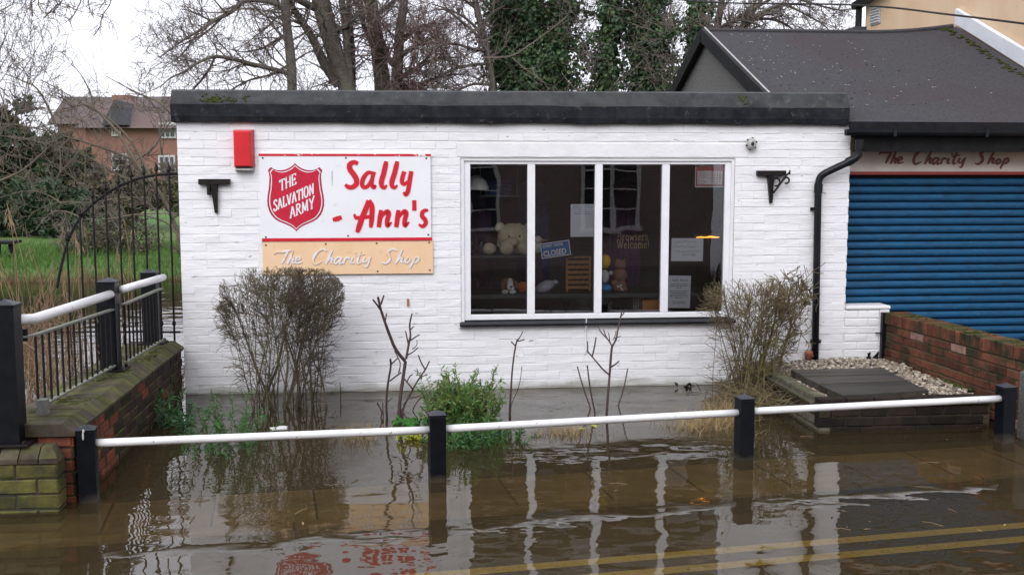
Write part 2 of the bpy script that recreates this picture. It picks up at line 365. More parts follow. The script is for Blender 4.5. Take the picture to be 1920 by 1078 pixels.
M['reflection_glow'] = mat('reflection_glow', (.8,.3,.05)); _b = M['reflection_glow'].node_tree.nodes['Principled BSDF']; _b.inputs['Emission Color'].default_value = (1,.30,.03,1); _b.inputs['Emission Strength'].default_value = 3  # emissive orange standing in for a light reflected in the glass
def glass_mat(name, tint, ior, bscale, bstr):
    m = bpy.data.materials.new(name); m.use_nodes = True; n = m.node_tree.nodes; l = m.node_tree.links; n.clear()
    g = n.new('ShaderNodeNewGeometry'); t = n.new('ShaderNodeTexNoise'); t.inputs['Scale'].default_value = bscale; t.inputs['Detail'].default_value = 1
    l.new(g.outputs['Position'], t.inputs['Vector'])
    b = n.new('ShaderNodeBump'); b.inputs['Strength'].default_value = bstr; b.inputs['Distance'].default_value = .01; l.new(t.outputs['Fac'], b.inputs['Height'])
    fr = n.new('ShaderNodeFresnel'); fr.inputs['IOR'].default_value = ior; l.new(b.outputs[0], fr.inputs['Normal'])
    gl = n.new('ShaderNodeBsdfGlossy'); gl.inputs['Roughness'].default_value = .005; l.new(b.outputs[0], gl.inputs['Normal'])
    tr = n.new('ShaderNodeBsdfTransparent'); tr.inputs[0].default_value = tint + (1,)
    mx = n.new('ShaderNodeMixShader'); o = n.new('ShaderNodeOutputMaterial')
    l.new(fr.outputs[0], mx.inputs[0]); l.new(tr.outputs[0], mx.inputs[1]); l.new(gl.outputs[0], mx.inputs[2]); l.new(mx.outputs[0], o.inputs[0])
    return m
M['goblet'] = glass_mat('goblet_glass', (.9,.93,.93), 1.5, 5, 0)
M['glass'] = glass_mat('window_glass', (.985,.99,.99), 1.70, 2.2, .14)

def water_mat():
    m = bpy.data.materials.new('flood_water'); m.use_nodes = True; n = m.node_tree.nodes; l = m.node_tree.links; n.clear()
    g = n.new('ShaderNodeNewGeometry')
    def nz(scale, rot, sc, det=2, ro=.5):
        mp = n.new('ShaderNodeMapping'); mp.inputs['Scale'].default_value = scale; mp.inputs['Rotation'].default_value = (0,0,rot)
        l.new(g.outputs['Position'], mp.inputs['Vector'])
        t = n.new('ShaderNodeTexNoise'); t.inputs['Scale'].default_value = sc; t.inputs['Detail'].default_value = det; t.inputs['Roughness'].default_value = ro
        l.new(mp.outputs[0], t.inputs['Vector']); return t.outputs['Fac']
    a = nz((1,1.35,1), .12, 2.5, 1); b_ = nz((1,1.5,1), -.35, 8.5, 1)
    # ripples come and go in patches
    pm = n.new('ShaderNodeMapRange'); pm.inputs['From Min'].default_value = .42; pm.inputs['From Max'].default_value = .68
    pm.inputs['To Min'].default_value = .25; pm.inputs['To Max'].default_value = 1.0
    l.new(nz((1,1.5,1), 0, .9, 1), pm.inputs['Value'])
    def mul(x, y):
        q = n.new('ShaderNodeMath'); q.operation = 'MULTIPLY'
        for i, z in enumerate((x, y)):
            if isinstance(z, float): q.inputs[i].default_value = z
            else: l.new(z, q.inputs[i])
        return q.outputs[0]
    ad = n.new('ShaderNodeMath'); ad.operation = 'ADD'; l.new(a, ad.inputs[0]); l.new(mul(b_, mul(pm.outputs[0], .30)), ad.inputs[1])
    bp = n.new('ShaderNodeBump'); bp.inputs['Strength'].default_value = 1.0; bp.inputs['Distance'].default_value = .0060; l.new(ad.outputs[0], bp.inputs['Height'])
    fr = n.new('ShaderNodeFresnel'); fr.inputs['IOR'].default_value = 1.78; l.new(bp.outputs[0], fr.inputs['Normal'])
    gl = n.new('ShaderNodeBsdfGlossy'); gl.inputs['Roughness'].default_value = .012; l.new(bp.outputs[0], gl.inputs['Normal'])
    tr = n.new('ShaderNodeBsdfTransparent'); tr.inputs[0].default_value = (.90,.80,.57,1)
    df = n.new('ShaderNodeBsdfDiffuse'); df.inputs[0].default_value = (.120,.092,.047,1)
    m1 = n.new('ShaderNodeMixShader'); m1.inputs[0].default_value = .24
    l.new(tr.outputs[0], m1.inputs[1]); l.new(df.outputs[0], m1.inputs[2])
    m2 = n.new('ShaderNodeMixShader'); o = n.new('ShaderNodeOutputMaterial')
    l.new(fr.outputs[0], m2.inputs[0]); l.new(m1.outputs[0], m2.inputs[1]); l.new(gl.outputs[0], m2.inputs[2]); l.new(m2.outputs[0], o.inputs[0])
    return m
M['water'] = water_mat()

# ------------------------------------------------------------------ lettering helpers
def text_mb(body, size, origin, mb=None, depth=.0015, slope=0, shear=0, mi=0, bold=0, xs=1, rot=0):
    """plain lettering standing on a wall facing the street; origin is the lower left corner of the first letter"""
    mb = mb or MB()
    cu = bpy.data.curves.new('lettering', 'FONT'); cu.body = body; cu.size = size; cu.shear = shear; cu.offset = bold; cu.resolution_u = 3
    o = bpy.data.objects.new('lettering', cu); COL.objects.link(o)
    dg = bpy.context.evaluated_depsgraph_get(); me = bpy.data.meshes.new_from_object(o.evaluated_get(dg))
    c, sn = math.cos(rot), math.sin(rot); vs = []
    for v in me.vertices:
        x, z = v.co.x * xs, v.co.y; z += slope * x; x, z = x*c - z*sn, x*sn + z*c
        vs.append(V((origin[0] + x, origin[1] - depth, origin[2] + z)))
    mb.add(vs, [tuple(p.vertices) for p in me.polygons], mi)
    bpy.data.objects.remove(o); bpy.data.curves.remove(cu); bpy.data.meshes.remove(me)
    return mb
def ribbon(mb, pts, y0, y1, mi=0, n=6, tip=True):
    """brush stroke of (x, z, width) as a thin solid between y0 and y1"""
    ps = spline(pts, n) if len(pts) > 2 else [tuple(p) for p in pts]
    Lf, Rt = [], []
    for i, (x, z, wd) in enumerate(ps):
        a = ps[max(i-1,0)]; b = ps[min(i+1,len(ps)-1)]; dx, dz = b[0]-a[0], b[1]-a[1]; L = math.hypot(dx, dz) or 1
        nx, nz = -dz/L*wd/2, dx/L*wd/2; Lf.append((x+nx, z+nz)); Rt.append((x-nx, z-nz))
    k = len(ps)
    vs = [V((x,y0,z)) for x,z in Lf] + [V((x,y0,z)) for x,z in Rt] + [V((x,y1,z)) for x,z in Lf] + [V((x,y1,z)) for x,z in Rt]
    fs = []
    for i in range(k-1):
        fs += [(k+i, k+i+1, i+1, i), (i, i+1, 2*k+i+1, 2*k+i), (k+i+1, k+i, 3*k+i, 3*k+i+1)]
    fs += [(k, 0, 2*k, 3*k), (k-1, 2*k-1, 4*k-1, 3*k-1)]
    mb.add(vs, fs, mi)
BRUSH = {   # Sally - Ann's, brush strokes in sign units (x right, y down, width)
 'S': [[(822,118,30),(790,106,36),(755,125,42),(757,165,44),(785,205,44),(806,245,44),(805,285,42),(770,311,38),(735,306,34),(716,286,20)]],
 'a': [[(948,200,24),(905,190,30),(868,230,36),(852,280,36),(866,311,32),(900,300,30),(930,250,28),(948,200,26)], [(952,182,32),(936,240,34),(932,290,34),(950,314,28),(966,292,12)]],
 'l': [[(1052,96,26),(1046,130,40),(1030,200,42),(1012,260,42),(1014,300,36),(1036,314,28),(1056,292,12)]],
 'l2': [[(1142,96,26),(1136,130,40),(1118,200,42),(1098,260,42),(1098,300,36),(1120,314,28),(1142,292,12)]],
 'y': [[(1200,180,34),(1184,230,36),(1180,270,34),(1200,286,28),(1226,260,18)], [(1258,178,34),(1246,240,38),(1236,300,38),(1226,350,36),(1208,374,28),(1190,350,14)]],
 '-': [[(608,578,26),(645,570,40),(682,556,28)]],
 'A': [[(905,418,34),(884,480,44),(850,560,44),(822,640,44),(806,684,30)], [(905,418,34),(930,470,42),(928,560,42),(922,620,34),(918,646,20)], [(784,530,14),(800,562,30),(850,560,32),(925,552,28)]],
 'n': [[(1006,498,30),(996,560,40),(984,642,34)], [(990,600,14),(1020,540,26),(1052,512,36),(1068,530,38),(1054,590,38),(1058,630,32),(1092,600,10)]],
 'n2': [[(1148,498,30),(1140,560,40),(1128,642,34)], [(1134,600,14),(1164,540,26),(1196,512,36),(1212,530,38),(1198,590,38),(1202,630,32),(1236,598,10)]],
 "'": [[(1279,418,34),(1279,506,34)]],
 's': [[(1394,506,16),(1372,502,28),(1346,520,34),(1344,552,36),(1366,580,36),(1372,612,34),(1346,636,30),(1314,618,14)]],
}
SCRIPT = {  # The Charity Shop, brush script in sign units
 'T': [[(125,862,6),(142,842,11),(200,838,14),(270,828,6)], [(236,840,12),(210,892,14),(188,938,8)]],
 'h': [[(282,830,6),(258,885,13),(232,942,9)], [(240,925,5),(266,895,10),(281,896,13),(270,928,11),(292,936,5)]],
 'e': [[(300,918,6),(336,900,9),(328,882,9),(302,900,12),(304,934,11),(356,926,4)]],
 'C': [[(552,838,6),(522,820,11),(474,846,14),(442,905,14),(458,944,12),(515,922,4)]],
 'h2': [[(604,826,6),(572,885,13),(545,945,9)], [(555,928,5),(584,896,10),(600,898,13),(588,930,11),(612,938,5)]],
 'a': [[(672,896,8),(642,890,10),(616,918,13),(624,944,10),(656,918,8)], [(678,890,10),(658,925,13),(664,944,9),(690,930,4)]],
 'r': [[(706,890,8),(690,944,10)], [(694,920,5),(720,892,11),(744,902,8)]],
 'i': [[(768,890,10),(750,930,12),(776,938,5)], [(786,850,10),(794,862,8)]],
 't': [[(834,842,8),(808,905,13),(806,942,10),(836,934,4)], [(788,878,6),(864,864,6)]],
 'y': [[(866,890,10),(850,922,12),(872,930,8),(902,896,6)], [(914,886,9),(896,930,11),(880,970,10),(858,966,4)]],
 'S': [[(1130,838,6),(1094,824,11),(1054,850,15),(1066,882,15),(1070,915,14),(1036,944,10),(1002,936,5)]],
 'h3': [[(1178,826,6),(1148,885,13),(1122,945,9)], [(1132,928,5),(1160,896,10),(1175,898,13),(1164,930,11),(1190,938,5)]],
 'o': [[(1226,896,10),(1200,918,12),(1210,942,10),(1240,918,10),(1226,896,8)]],
 'p': [[(1284,888,9),(1262,935,12),(1238,985,8)], [(1266,912,6),(1302,892,10),(1312,912,12),(1286,938,9),(1258,930,4)]],
}
CAPS = {  # thin serif capitals in a unit box
 'T': (.72, [[(.36,0),(.36,1)],[(0,.95),(.72,.95)],[(.02,.78),(.02,.97)],[(.70,.78),(.70,.97)],[(.22,.02),(.50,.02)]]),
 'H': (.80, [[(.12,0),(.12,1)],[(.68,0),(.68,1)],[(.12,.5),(.68,.5)],[(0,.02),(.24,.02)],[(.56,.02),(.80,.02)],[(0,.98),(.24,.98)],[(.56,.98),(.80,.98)]]),
 'E': (.62, [[(.12,0),(.12,1)],[(0,.97),(.58,.97)],[(0,.03),(.60,.03)],[(.12,.5),(.46,.5)],[(.57,.80),(.57,.99)],[(.60,.0),(.60,.22)],[(.46,.38),(.46,.62)]]),
 'S': (.58, [[(.52,.80),(.50,.93),(.30,1.0),(.10,.88),(.10,.70),(.30,.54),(.50,.36),(.50,.14),(.28,0),(.06,.08),(.04,.26)]]),
 'A': (.80, [[(.08,0),(.40,1)],[(.40,1),(.72,0)],[(.20,.34),(.62,.34)],[(0,.02),(.20,.02)],[(.58,.02),(.82,.02)]]),
 'L': (.60, [[(.12,0),(.12,1)],[(0,.03),(.58,.03)],[(0,.98),(.26,.98)],[(.58,0),(.58,.24)]]),
 'V': (.76, [[(.06,1),(.38,0)],[(.38,0),(.70,1)],[(-.04,.98),(.18,.98)],[(.58,.98),(.80,.98)]]),
 'I': (.26, [[(.13,0),(.13,1)],[(0,.02),(.26,.02)],[(0,.98),(.26,.98)]]),
 'O': (.80, [[(.40,1),(.16,.86),(.08,.5),(.16,.14),(.40,0),(.64,.14),(.72,.5),(.64,.86),(.40,1)]]),
 'N': (.82, [[(.14,0),(.14,1)],[(.14,1),(.68,0)],[(.68,0),(.68,1)],[(0,.02),(.26,.02)],[(.56,.98),(.82,.98)],[(0,.98),(.14,.98)]]),
 'R': (.74, [[(.12,0),(.12,1)],[(.12,.97),(.44,.95),(.58,.76),(.44,.54),(.12,.50)],[(.34,.52),(.56,.18),(.76,-.06)],[(0,.02),(.26,.02)],[(0,.98),(.14,.98)]]),
 'M': (.96, [[(.12,0),(.16,1)],[(.16,1),(.48,.1)],[(.48,.1),(.80,1)],[(.80,1),(.84,0)],[(0,.02),(.24,.02)],[(.72,.02),(.96,.02)],[(.04,.98),(.16,.98)],[(.80,.98),(.92,.98)]]),
 'Y': (.76, [[(.38,0),(.38,.46)],[(.38,.46),(.08,1)],[(.38,.46),(.70,1.0),(.74,1.12)],[(-.02,.98),(.20,.98)],[(.24,.02),(.52,.02)]]),
 'W': (1.0, [[(.06,1),(.28,0)],[(.28,0),(.50,.9)],[(.50,.9),(.72,0)],[(.72,0),(.94,1)],[(-.04,.98),(.18,.98)],[(.84,.98),(1.04,.98)]]),
 'B': (.66, [[(.12,0),(.12,1)],[(.0,.98),(.40,.96),(.52,.76),(.36,.54),(.12,.52)],[(.36,.54),(.60,.42),(.58,.10),(.36,.02),(0,.02)]]),
 'r': (.42, [[(.12,0),(.12,.62)],[(.12,.46),(.28,.64),(.42,.58)],[(0,.02),(.26,.02)],[(0,.62),(.12,.62)]]),
 'o': (.54, [[(.27,.64),(.10,.52),(.06,.32),(.12,.10),(.27,0),(.42,.10),(.48,.32),(.42,.52),(.27,.64)]]),
 'w': (.74, [[(.04,.62),(.20,0)],[(.20,0),(.37,.56)],[(.37,.56),(.54,0)],[(.54,0),(.70,.62)],[(-.04,.62),(.12,.62)],[(.62,.62),(.78,.62)]]),
 's': (.42, [[(.36,.52),(.22,.64),(.08,.52),(.14,.38),(.32,.28),(.34,.10),(.20,0),(.04,.10)]]),
 'e': (.50, [[(.08,.36),(.44,.38),(.36,.60),(.22,.62),(.08,.46),(.08,.18),(.24,.01),(.44,.12)]]),
 'l': (.26, [[(.13,0),(.13,1.04)],[(0,.02),(.26,.02)],[(.02,1.02),(.13,1.02)]]),
 'c': (.46, [[(.42,.50),(.26,.64),(.10,.50),(.06,.30),(.14,.08),(.28,0),(.44,.12)]]),
 'm': (.86, [[(.12,0),(.12,.62)],[(.12,.46),(.30,.64),(.42,.50),(.42,0)],[(.42,.46),(.60,.64),(.72,.50),(.72,0)],[(0,.02),(.24,.02)],[(.32,.02),(.52,.02)],[(.62,.02),(.84,.02)]]),
 '!': (.26, [[(.13,.26),(.13,1)],[(.13,0),(.13,.08)]]),
}
def caps(mb, word, x, z, h, slope, y, xs=1.0, wd=.10, mi=0, gap=.10, parts=None):
    k = 0
    for ch in word:
        if parts: mb = MB()
        wid, strokes = CAPS[ch]
        for st in strokes:
            pts = []
            for px, pz in st:
                X = x + px * h * xs; pts.append((X, z + pz * h, wd * h))
            pts = [(a, b + slope * (a - caps.x0), c) for a, b, c in pts]
            thin = len(st) == 2 and abs(st[0][1] - st[1][1]) < .01
            if thin: pts = [(a, b, c * .6) for a, b, c in pts]
            k += 1; ribbon(mb, pts, y - .0003 * (k % 5), y + .002, mi, 5)
        x += (wid + gap) * h * xs
        if parts: mb.build('letter', parts[0], parts[1])
    return x

# ================================================================== THE SETTING
ROT = math.atan(.127)                       # the road runs at a slight angle to the shop front
RD = V((math.cos(ROT), math.sin(ROT), 0)); RN = V((-math.sin(ROT), math.cos(ROT), 0))
R0 = V((-2.93, -3.176, 0))
def road(s, t, z): return R0 + RD * s + RN * t + V((0,0,z))     # s along the barrier, t towards the shop
def quad_sheet(mb, s0, s1, t0, t1, z): mb.add([road(s0,t0,z),road(s1,t0,z),road(s1,t1,z),road(s0,t1,z)], [(0,1,2,3)])

def ground_h(x, y):
    """bed of the flooded street, river channel on the left, rising lawn beyond"""
    if y < 8.0: return -.62 if x < -3.2 or y > 1 else -.30
    k = min(1, max(0, (y - 9.6) / 1.6)); base = -.62 + k * .80
    if y > 11: base += min(y - 11, 36) * .016
    return base
mb = MB(); xs = [-900,-300,-120,-60,-40,-28,-22,-18,-15,-13,-11,-9.5,-8.5,-7.6,-6.8,-6,-5,-4,-3.2,-3.1,0,4,8,14,30,80,300,900]
ys = [-700,-200,-60,-30,-15,-8,-4,0,1,3,6,8,9,9.6,9.9,10.2,10.6,11.2,12,13,14.5,16,18,20,23,26,30,36,45,60,90,200,900]
idx = {}
for j, y in enumerate(ys):
    for i, x in enumerate(xs):
        h = ground_h(x, y)
        if 9 < y < 40 and -40 < x < 14: h += .06 * noise.noise(V((x*.5, y*.5, 0)))
        idx[i, j] = len(mb.v); mb.v.append(V((x, y, h)))
for j in range(len(ys)-1):
    for i in range(len(xs)-1):
        mb.f.append((idx[i,j], idx[i+1,j], idx[i+1,j+1], idx[i,j+1])); mb.m.append(1 if ys[j] >= 9.6 else 0)
tag(mb.build('ground', [M['bed'], M['grass']], smooth=True, origin=(0,0,0)), kind='structure')
mb = MB(); quad_sheet(mb, -60, 60, -9, -.62, -.175)
rd = tag(mb.build('road', M['road'], origin=(0,0,-.175)), kind='structure')
for t in (-1.25, -1.47):
    mb = MB(); quad_sheet(mb, -60, 60, t - .046, t + .046, -.170); mb.build('yellow_line', M['yellow'], rd)
mb = MB(); quad_sheet(mb, -60, 60, -.50, .16, -.10)
pv = tag(mb.build('pavement', M['dark_mortar'], origin=(0,0,-.1)), kind='structure')
for i in range(-6, 16):
    s0 = i * .62 + .12; mb = MB()
    c = [road(s0+.008,-.494,0), road(s0+.612,-.494,0), road(s0+.612,.150,0), road(s0+.008,.150,0)]
    dz = rnd.uniform(-.004, .004)
    mb.add([p + V((0,0,-.11)) for p in c] + [p + V((0,0,-.066+dz)) for p in c], [(4,5,6,7),(0,1,5,4),(1,2,6,5),(2,3,7,6),(3,0,4,7)])
    mb.build('paving_slab', M['slab'], pv)
mb = MB(); quad_sheet(mb, -60, 60, -.62, -.50, -.12)
kb = tag(mb.build('kerb', M['dark_mortar'], origin=(0,0,-.12)), kind='structure')
for i in range(-4, 11):
    s0 = i * .92 + .3; mb = MB()
    prof = [(-.625,-.30),(-.620,-.075),(-.605,-.060),(-.503,-.060),(-.503,-.30)]
    vs = [road(s0+.005,t,z) for t,z in prof] + [road(s0+.912,t,z) for t,z in prof]; n = 5
    mb.add(vs, [tuple(range(n)), tuple(range(2*n-1,n-1,-1))] + [((q+1)%n,q,q+n,(q+1)%n+n) for q in range(n)])
    mb.build('kerb_stone', M['kerbstone'], kb)
mb = MB(); quad_sheet(mb, -.15, 9.6, .16, 4.2, -.115)
tag(mb.build('garden_bed', M['earth'], origin=(0,0,-.115)), kind='structure')
# flood water and river: one level sheet, carried up to the river's banks
mb = MB()
mb.add([V((-700,-700,0)),V((900,-700,0)),V((900,300,0)),V((-700,300,0))], [(0,1,2,3)])
tag(mb.build('water', M['water'], origin=(0,0,0)), kind='structure')

# ================================================================== bricks
def brick_mesh(name, L, H, D, m, ch=.007, dp=.005, jit=.003, vj=0, cx=None):
    """one brick: face towards -y, at x 0..L, z 0..H, y 0..D, chamfered face"""
    j = lambda a=jit: rnd.uniform(-a, a)
    o = [(0,j(vj)),(L,j(vj)),(L,H+j(vj)),(0,H+j(vj))]; cx = ch if cx is None else cx; i = [(cx+j()*.4,ch+j()),(L-cx+j()*.4,ch+j()),(L-cx+j()*.4,H-ch+j()),(cx+j()*.4,H-ch+j())]
    vs = [V((x, j(jit*.5), z)) for x, z in i] + [V((x, dp, z)) for x, z in o] + [V((x, D, z)) for x, z in o]
    fs = [(0,1,2,3)] + [(k+4, (k+1)%4+4, (k+1)%4, k) for k in range(4)] + [(k+8, (k+1)%4+8, (k+1)%4+4, k+4) for k in range(4)]
    me = bpy.data.meshes.new(name); me.from_pydata(vs, [], fs); me.materials.append(m); me.update(); return me
def add_mesh(mb, me, mtx):
    mb.add([mtx @ v.co for v in me.vertices], [tuple(p.vertices) for p in me.polygons])

# ------------------------------------------------------------------ the charity shop
SX0, SX1 = -2.985, 3.215
WX0, WX1, WZ0, WZ1 = -.475, 2.10, .575, 2.14
shop = thing('charity_shop', 'low flat-roofed shop of white painted brick with a wide four-pane window', 'shop', (0.1, 0, 0))
mb = MB(); g = .0040                                            # backing wall round the window opening
mb.box(SX0+.004, WX0, g, .22, -.6, 2.47); mb.box(WX1, SX1-.004, g, .22, -.6, 2.47)
mb.box(WX0, WX1, g, .22, -.6, WZ0); mb.box(WX0, WX1, g, .22, WZ1, 2.47)
mb.box(SX0+.004, SX0+.22, .22, 5.5, -.6, 2.47)                 # side walls
mb.box(SX1-.22, SX1-.004, .22, 5.5, -.6, 2.47)
mb.box(SX0+.22, SX1-.22, 5.3, 5.5, -.6, 2.47)
front = mb.build('wall', M['white_mortar'], shop)
CH, BL = .0762, .229
jobs = []
for r in range(-3, 33):
    z = r * CH + .006; off = 0 if r % 2 else BL / 2
    x = SX0 - off; 
    while x < SX1:
        a, b = max(x + .0002, SX0), min(x + BL - .0004, SX1); x += BL
        if b - a < .02: continue
        z1 = min(z + CH - .0026, 2.465)
        segs = [(a, b)]
        lint = (WX0 - .03, WX1 + .12, WZ1, 2.275)              # rendered lintel band
        for (hx0, hx1, hz0, hz1) in ((WX0, WX1, WZ0, WZ1), lint):
            if z1 > hz0 + .004 and z < hz1 - .004:
                ns = []
                for p, q in segs:
                    if p < hx0: ns.append((p, min(q, hx0)))
                    if q > hx1: ns.append((max(p, hx1), q))
                segs = [(p, q) for p, q in ns if q - p > .012]
        for p, q in segs: jobs.append((p, q, z, z1))
variants = [brick_mesh('brick', BL-.0006, CH-.0026, .05, M['white_brick'], .007, q, .0035, .0012, .003) for q in (.0006,.0006,.0008,.001,.0012,.0016,.0022,.003,.0042)]
pick = lambda: variants[min(8, int(rnd.random() ** 1.5 * 9))]
full = [j for j in jobs if j[1]-j[0] > BL-.0045 and j[3]-j[2] > CH - .0045]
vis = lambda j: j[2] > 0 and not (-2.30 < j[0] and j[1] < -.72 and 1.05 < j[2] < 2.13)
full.sort(key=lambda j: (not vis(j), (V(((j[0]+j[1])/2, 0, j[2])) - CAM).length))
single = set(id(j) for j in full[:295]); rest = MB()
for j in jobs:
    dy = rnd.uniform(-.0010, .0012); rz = rnd.uniform(-.004, .004); ry = rnd.uniform(-.006, .006)
    if id(j) in single:
        put(pick(), 'brick', front, (j[0], dy, j[2]), (0, ry, rz))
    elif j[1]-j[0] > BL-.0045 and j[3]-j[2] > CH - .0045:
        add_mesh(rest, pick(), Matrix.Translation(V((j[0], dy, j[2]))) @ Matrix.Rotation(rz, 4, 'Z'))
    else:
        me = brick_mesh('brick', j[1]-j[0], j[3]-j[2], .05, M['white_brick'], .007, .0012, .003, 0, .003); add_mesh(rest, me, Matrix.Translation(V((j[0], dy, j[2])))); bpy.data.meshes.remove(me)
tag(rest.build('brick_courses', M['white_brick'], front), kind='stuff')
mb = MB(); nx = 30                                             # rendered lintel band with an uneven lower lip
for i in range(nx):
    a = WX0 - .03 + (WX1 - WX0 + .15) * i / nx; b = WX0 - .03 + (WX1 - WX0 + .15) * (i + 1) / nx
    h = lambda x: 2.149 + .006 * noise.noise(V((x*5, 1, 0)))
    y_ = lambda x, k: -.0015 + .003 * noise.noise(V((x*3, k, 2)))
    mb.add([V((a,y_(a,0),h(a))),V((b,y_(b,0),h(b))),V((b,y_(b,9),2.272)),V((a,y_(a,9),2.272)),V((a,.006,h(a))),V((b,.006,h(b))),V((b,.006,2.279)),V((a,.006,2.279))],
           [(0,1,2,3),(4,5,1,0),(3,2,6,7)])
mb.build('lintel', M['white_render'], shop)
# parapet of roofing felt
mb = MB(); nx = 90; prof0 = [(-.050,2.452),(-.068,2.50),(-.072,2.605),(-.060,2.628),(.00,2.725),(.05,2.742),(.34,2.745),(.34,2.44)]
px0, px1 = -3.02, 3.165
for i in range(nx + 1):
    x = px0 + (px1 - px0) * i / nx
    for k, (y, z) in enumerate(prof0):
        wob = .007 * noise.noise(V((x*2.1, k*.6, 0))) + .004 * noise.noise(V((x*9, k*2.0, 5)))
        zz = z + (wob * 1.4 if k in (0, 2, 3) else wob * .5) + (.018 * (x - px0) / (px1 - px0) - .004 if k in (4,5,6) else 0)
        mb.v.append(V((x, y + wob * .6, zz)))
n = len(prof0)
for i in range(nx):
    for k in range(n):
        a = i*n+k; b = i*n+(k+1) % n; mb.f.append((b, a, a+n, b+n)); mb.m.append(0)
mb.f += [tuple(range(n)), tuple(nx*n+k for k in range(n-1,-1,-1))]; mb.m += [0,0]
par = mb.build('parapet', M['felt'], shop)
mb = MB(); 
for cx, cz, k, sp in ((405,188,46,.055),(392,190,16,.03),(425,186,12,.05),(440,190,8,.03),(462,186,6,.02),(1396,186,22,.03),(1398,200,8,.02)):
    c = at(cx, cz, -.045)
    for _ in range(k):
        p = c + V((rnd.gauss(0, sp), rnd.gauss(0, .006), rnd.gauss(0, .016))); p.y = -.062 + max(0, p.z - 2.63) * .62
        mb.ell(p, (rnd.uniform(.006,.017), .008, rnd.uniform(.005,.012)), 6, 4)
tag(mb.build('moss', M['moss'], par), kind='stuff')
mb = MB(); mb.box(SX0+.05, SX1-.05, .34, 5.4, 2.44, 2.50); mb.build('roof', M['felt'], shop)
# interior shell
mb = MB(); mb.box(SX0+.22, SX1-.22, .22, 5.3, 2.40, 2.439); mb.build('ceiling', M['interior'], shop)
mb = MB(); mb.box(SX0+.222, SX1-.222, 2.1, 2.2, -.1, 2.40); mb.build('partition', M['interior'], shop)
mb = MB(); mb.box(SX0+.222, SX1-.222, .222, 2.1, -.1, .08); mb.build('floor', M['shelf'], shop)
# window
win = thing('window', None, None, (.8, 0, WZ0)); win.parent = shop; win.location = V((.8,0,WZ0)) - ABS[shop.name]
FX0, FX1, FZ0, FZ1 = -.440, 2.068, .640, 2.112
YF = .028
mb = MB()
mb.bbox(FX0, FX0+.058, YF, YF+.06, FZ0, FZ1, .005); mb.bbox(FX1-.055, FX1, YF, YF+.06, FZ0, FZ1, .005)
mb.bbox(FX0+.0585, FX1-.0555, YF+.001, YF+.059, FZ1-.032, FZ1-.001, .004); mb.bbox(FX0+.0585, FX1-.0555, YF+.001, YF+.061, FZ0+.001, FZ0+.052, .005)
mb.build('frame', M['upvc'], win)
mb = MB()                                                      # rendered reveal round the frame
mb.box(WX0, FX0-.001, .012, .10, WZ0, WZ1-.001); mb.box(FX1+.001, WX1, .012, .10, WZ0, WZ1-.001)
mb.box(FX0-.001, FX1+.001, .013, .10, FZ1+.001, WZ1-.002); mb.build('reveal', M['white_render'], win)
mull = [(989,1003),(1115,1129),(1240,1254)]; edges = [FX0+.058]
for a, b in mull:
    xa, xb = at(a, 450, YF).x, at(b, 450, YF).x
    m_ = MB(); m_.bbox(xa, xb, YF+.002, YF+.058, FZ0+.0525, FZ1-.0325, .005); m_.build('mullion', M['upvc'], win); edges += [xa, xb]
edges.append(FX1-.055)
for k in range(4):
    m_ = MB(); m_.box(edges[2*k]-.004, edges[2*k+1]+.004, YF+.030, YF+.034, FZ0+.047, FZ1-.028); m_.build('pane', M['glass'], win)
mb = MB(); mb.extrude([(-.055,.592),(-.060,.600),(-.058,.612),(.03,.636),(.03,.590)], WX0-.012, WX1+.02); mb.build('sill', M['black_plastic'], win)
mb = MB(); mb.extrude([(-.012,.575),(-.014,.588),(.02,.5895),(.02,.575)], WX0-.02, WX1+.03); mb.build('apron', M['white_render'], win)
GY = YF + .030
# gold lettering on the inside of the third pane
mb = MB(); p1 = at(1158, 451, GY); caps.x0 = p1.x; caps(mb, 'Browsers', p1.x, p1.z, .073, 0, GY+.008, .82, .06)
p1 = at(1157, 466, GY); caps(mb, 'Welcome!', p1.x, p1.z, .076, 0, GY+.008, .80, .06); mb.build('lettering', M['gold'], win)

# white stub of wall right of the shop with its post and hinge board
stub = thing('stub_wall', 'short low white brick wall joining the shop corner to the garden wall', 'wall', (3.43, 0, 0))
mb = MB(); mb.box(SX1, 3.56, .008, .20, -.5, .70); mb.build('backing', M['white_mortar'], stub)
for r in range(2, 9):
    z = r * CH + .006; x = SX1 + .002 - (0 if r % 2 else .10)
    while x < 3.55:
        a, b = max(x, SX1+.002), min(x + BL - .006, 3.558); x += BL
        if b - a > .02: put(brick_mesh('brick', b-a, CH-.005, .05, M['white_brick']), 'brick', stub, (a, rnd.uniform(-.002,.003), z))
mb = MB(); mb.bbox(SX1+.002, 3.66, -.014, .21, .70, .735, .008); mb.build('capping', M['white_render'], stub)
mb = MB(); mb.bbox(3.562, 3.655, -.004, .10, -.05, .699, .006); mb.build('gate_post', M['upvc'], stub)
hb = MB(); hb.bbox(3.568, 3.612, -.050, -.005, .20, .672, .004); 
hb.tube([V((3.52,-.012,.47)), V((3.60,-.055,.47))], .008, 6); hb.build('hinge_board', M['black_plastic'], stub)

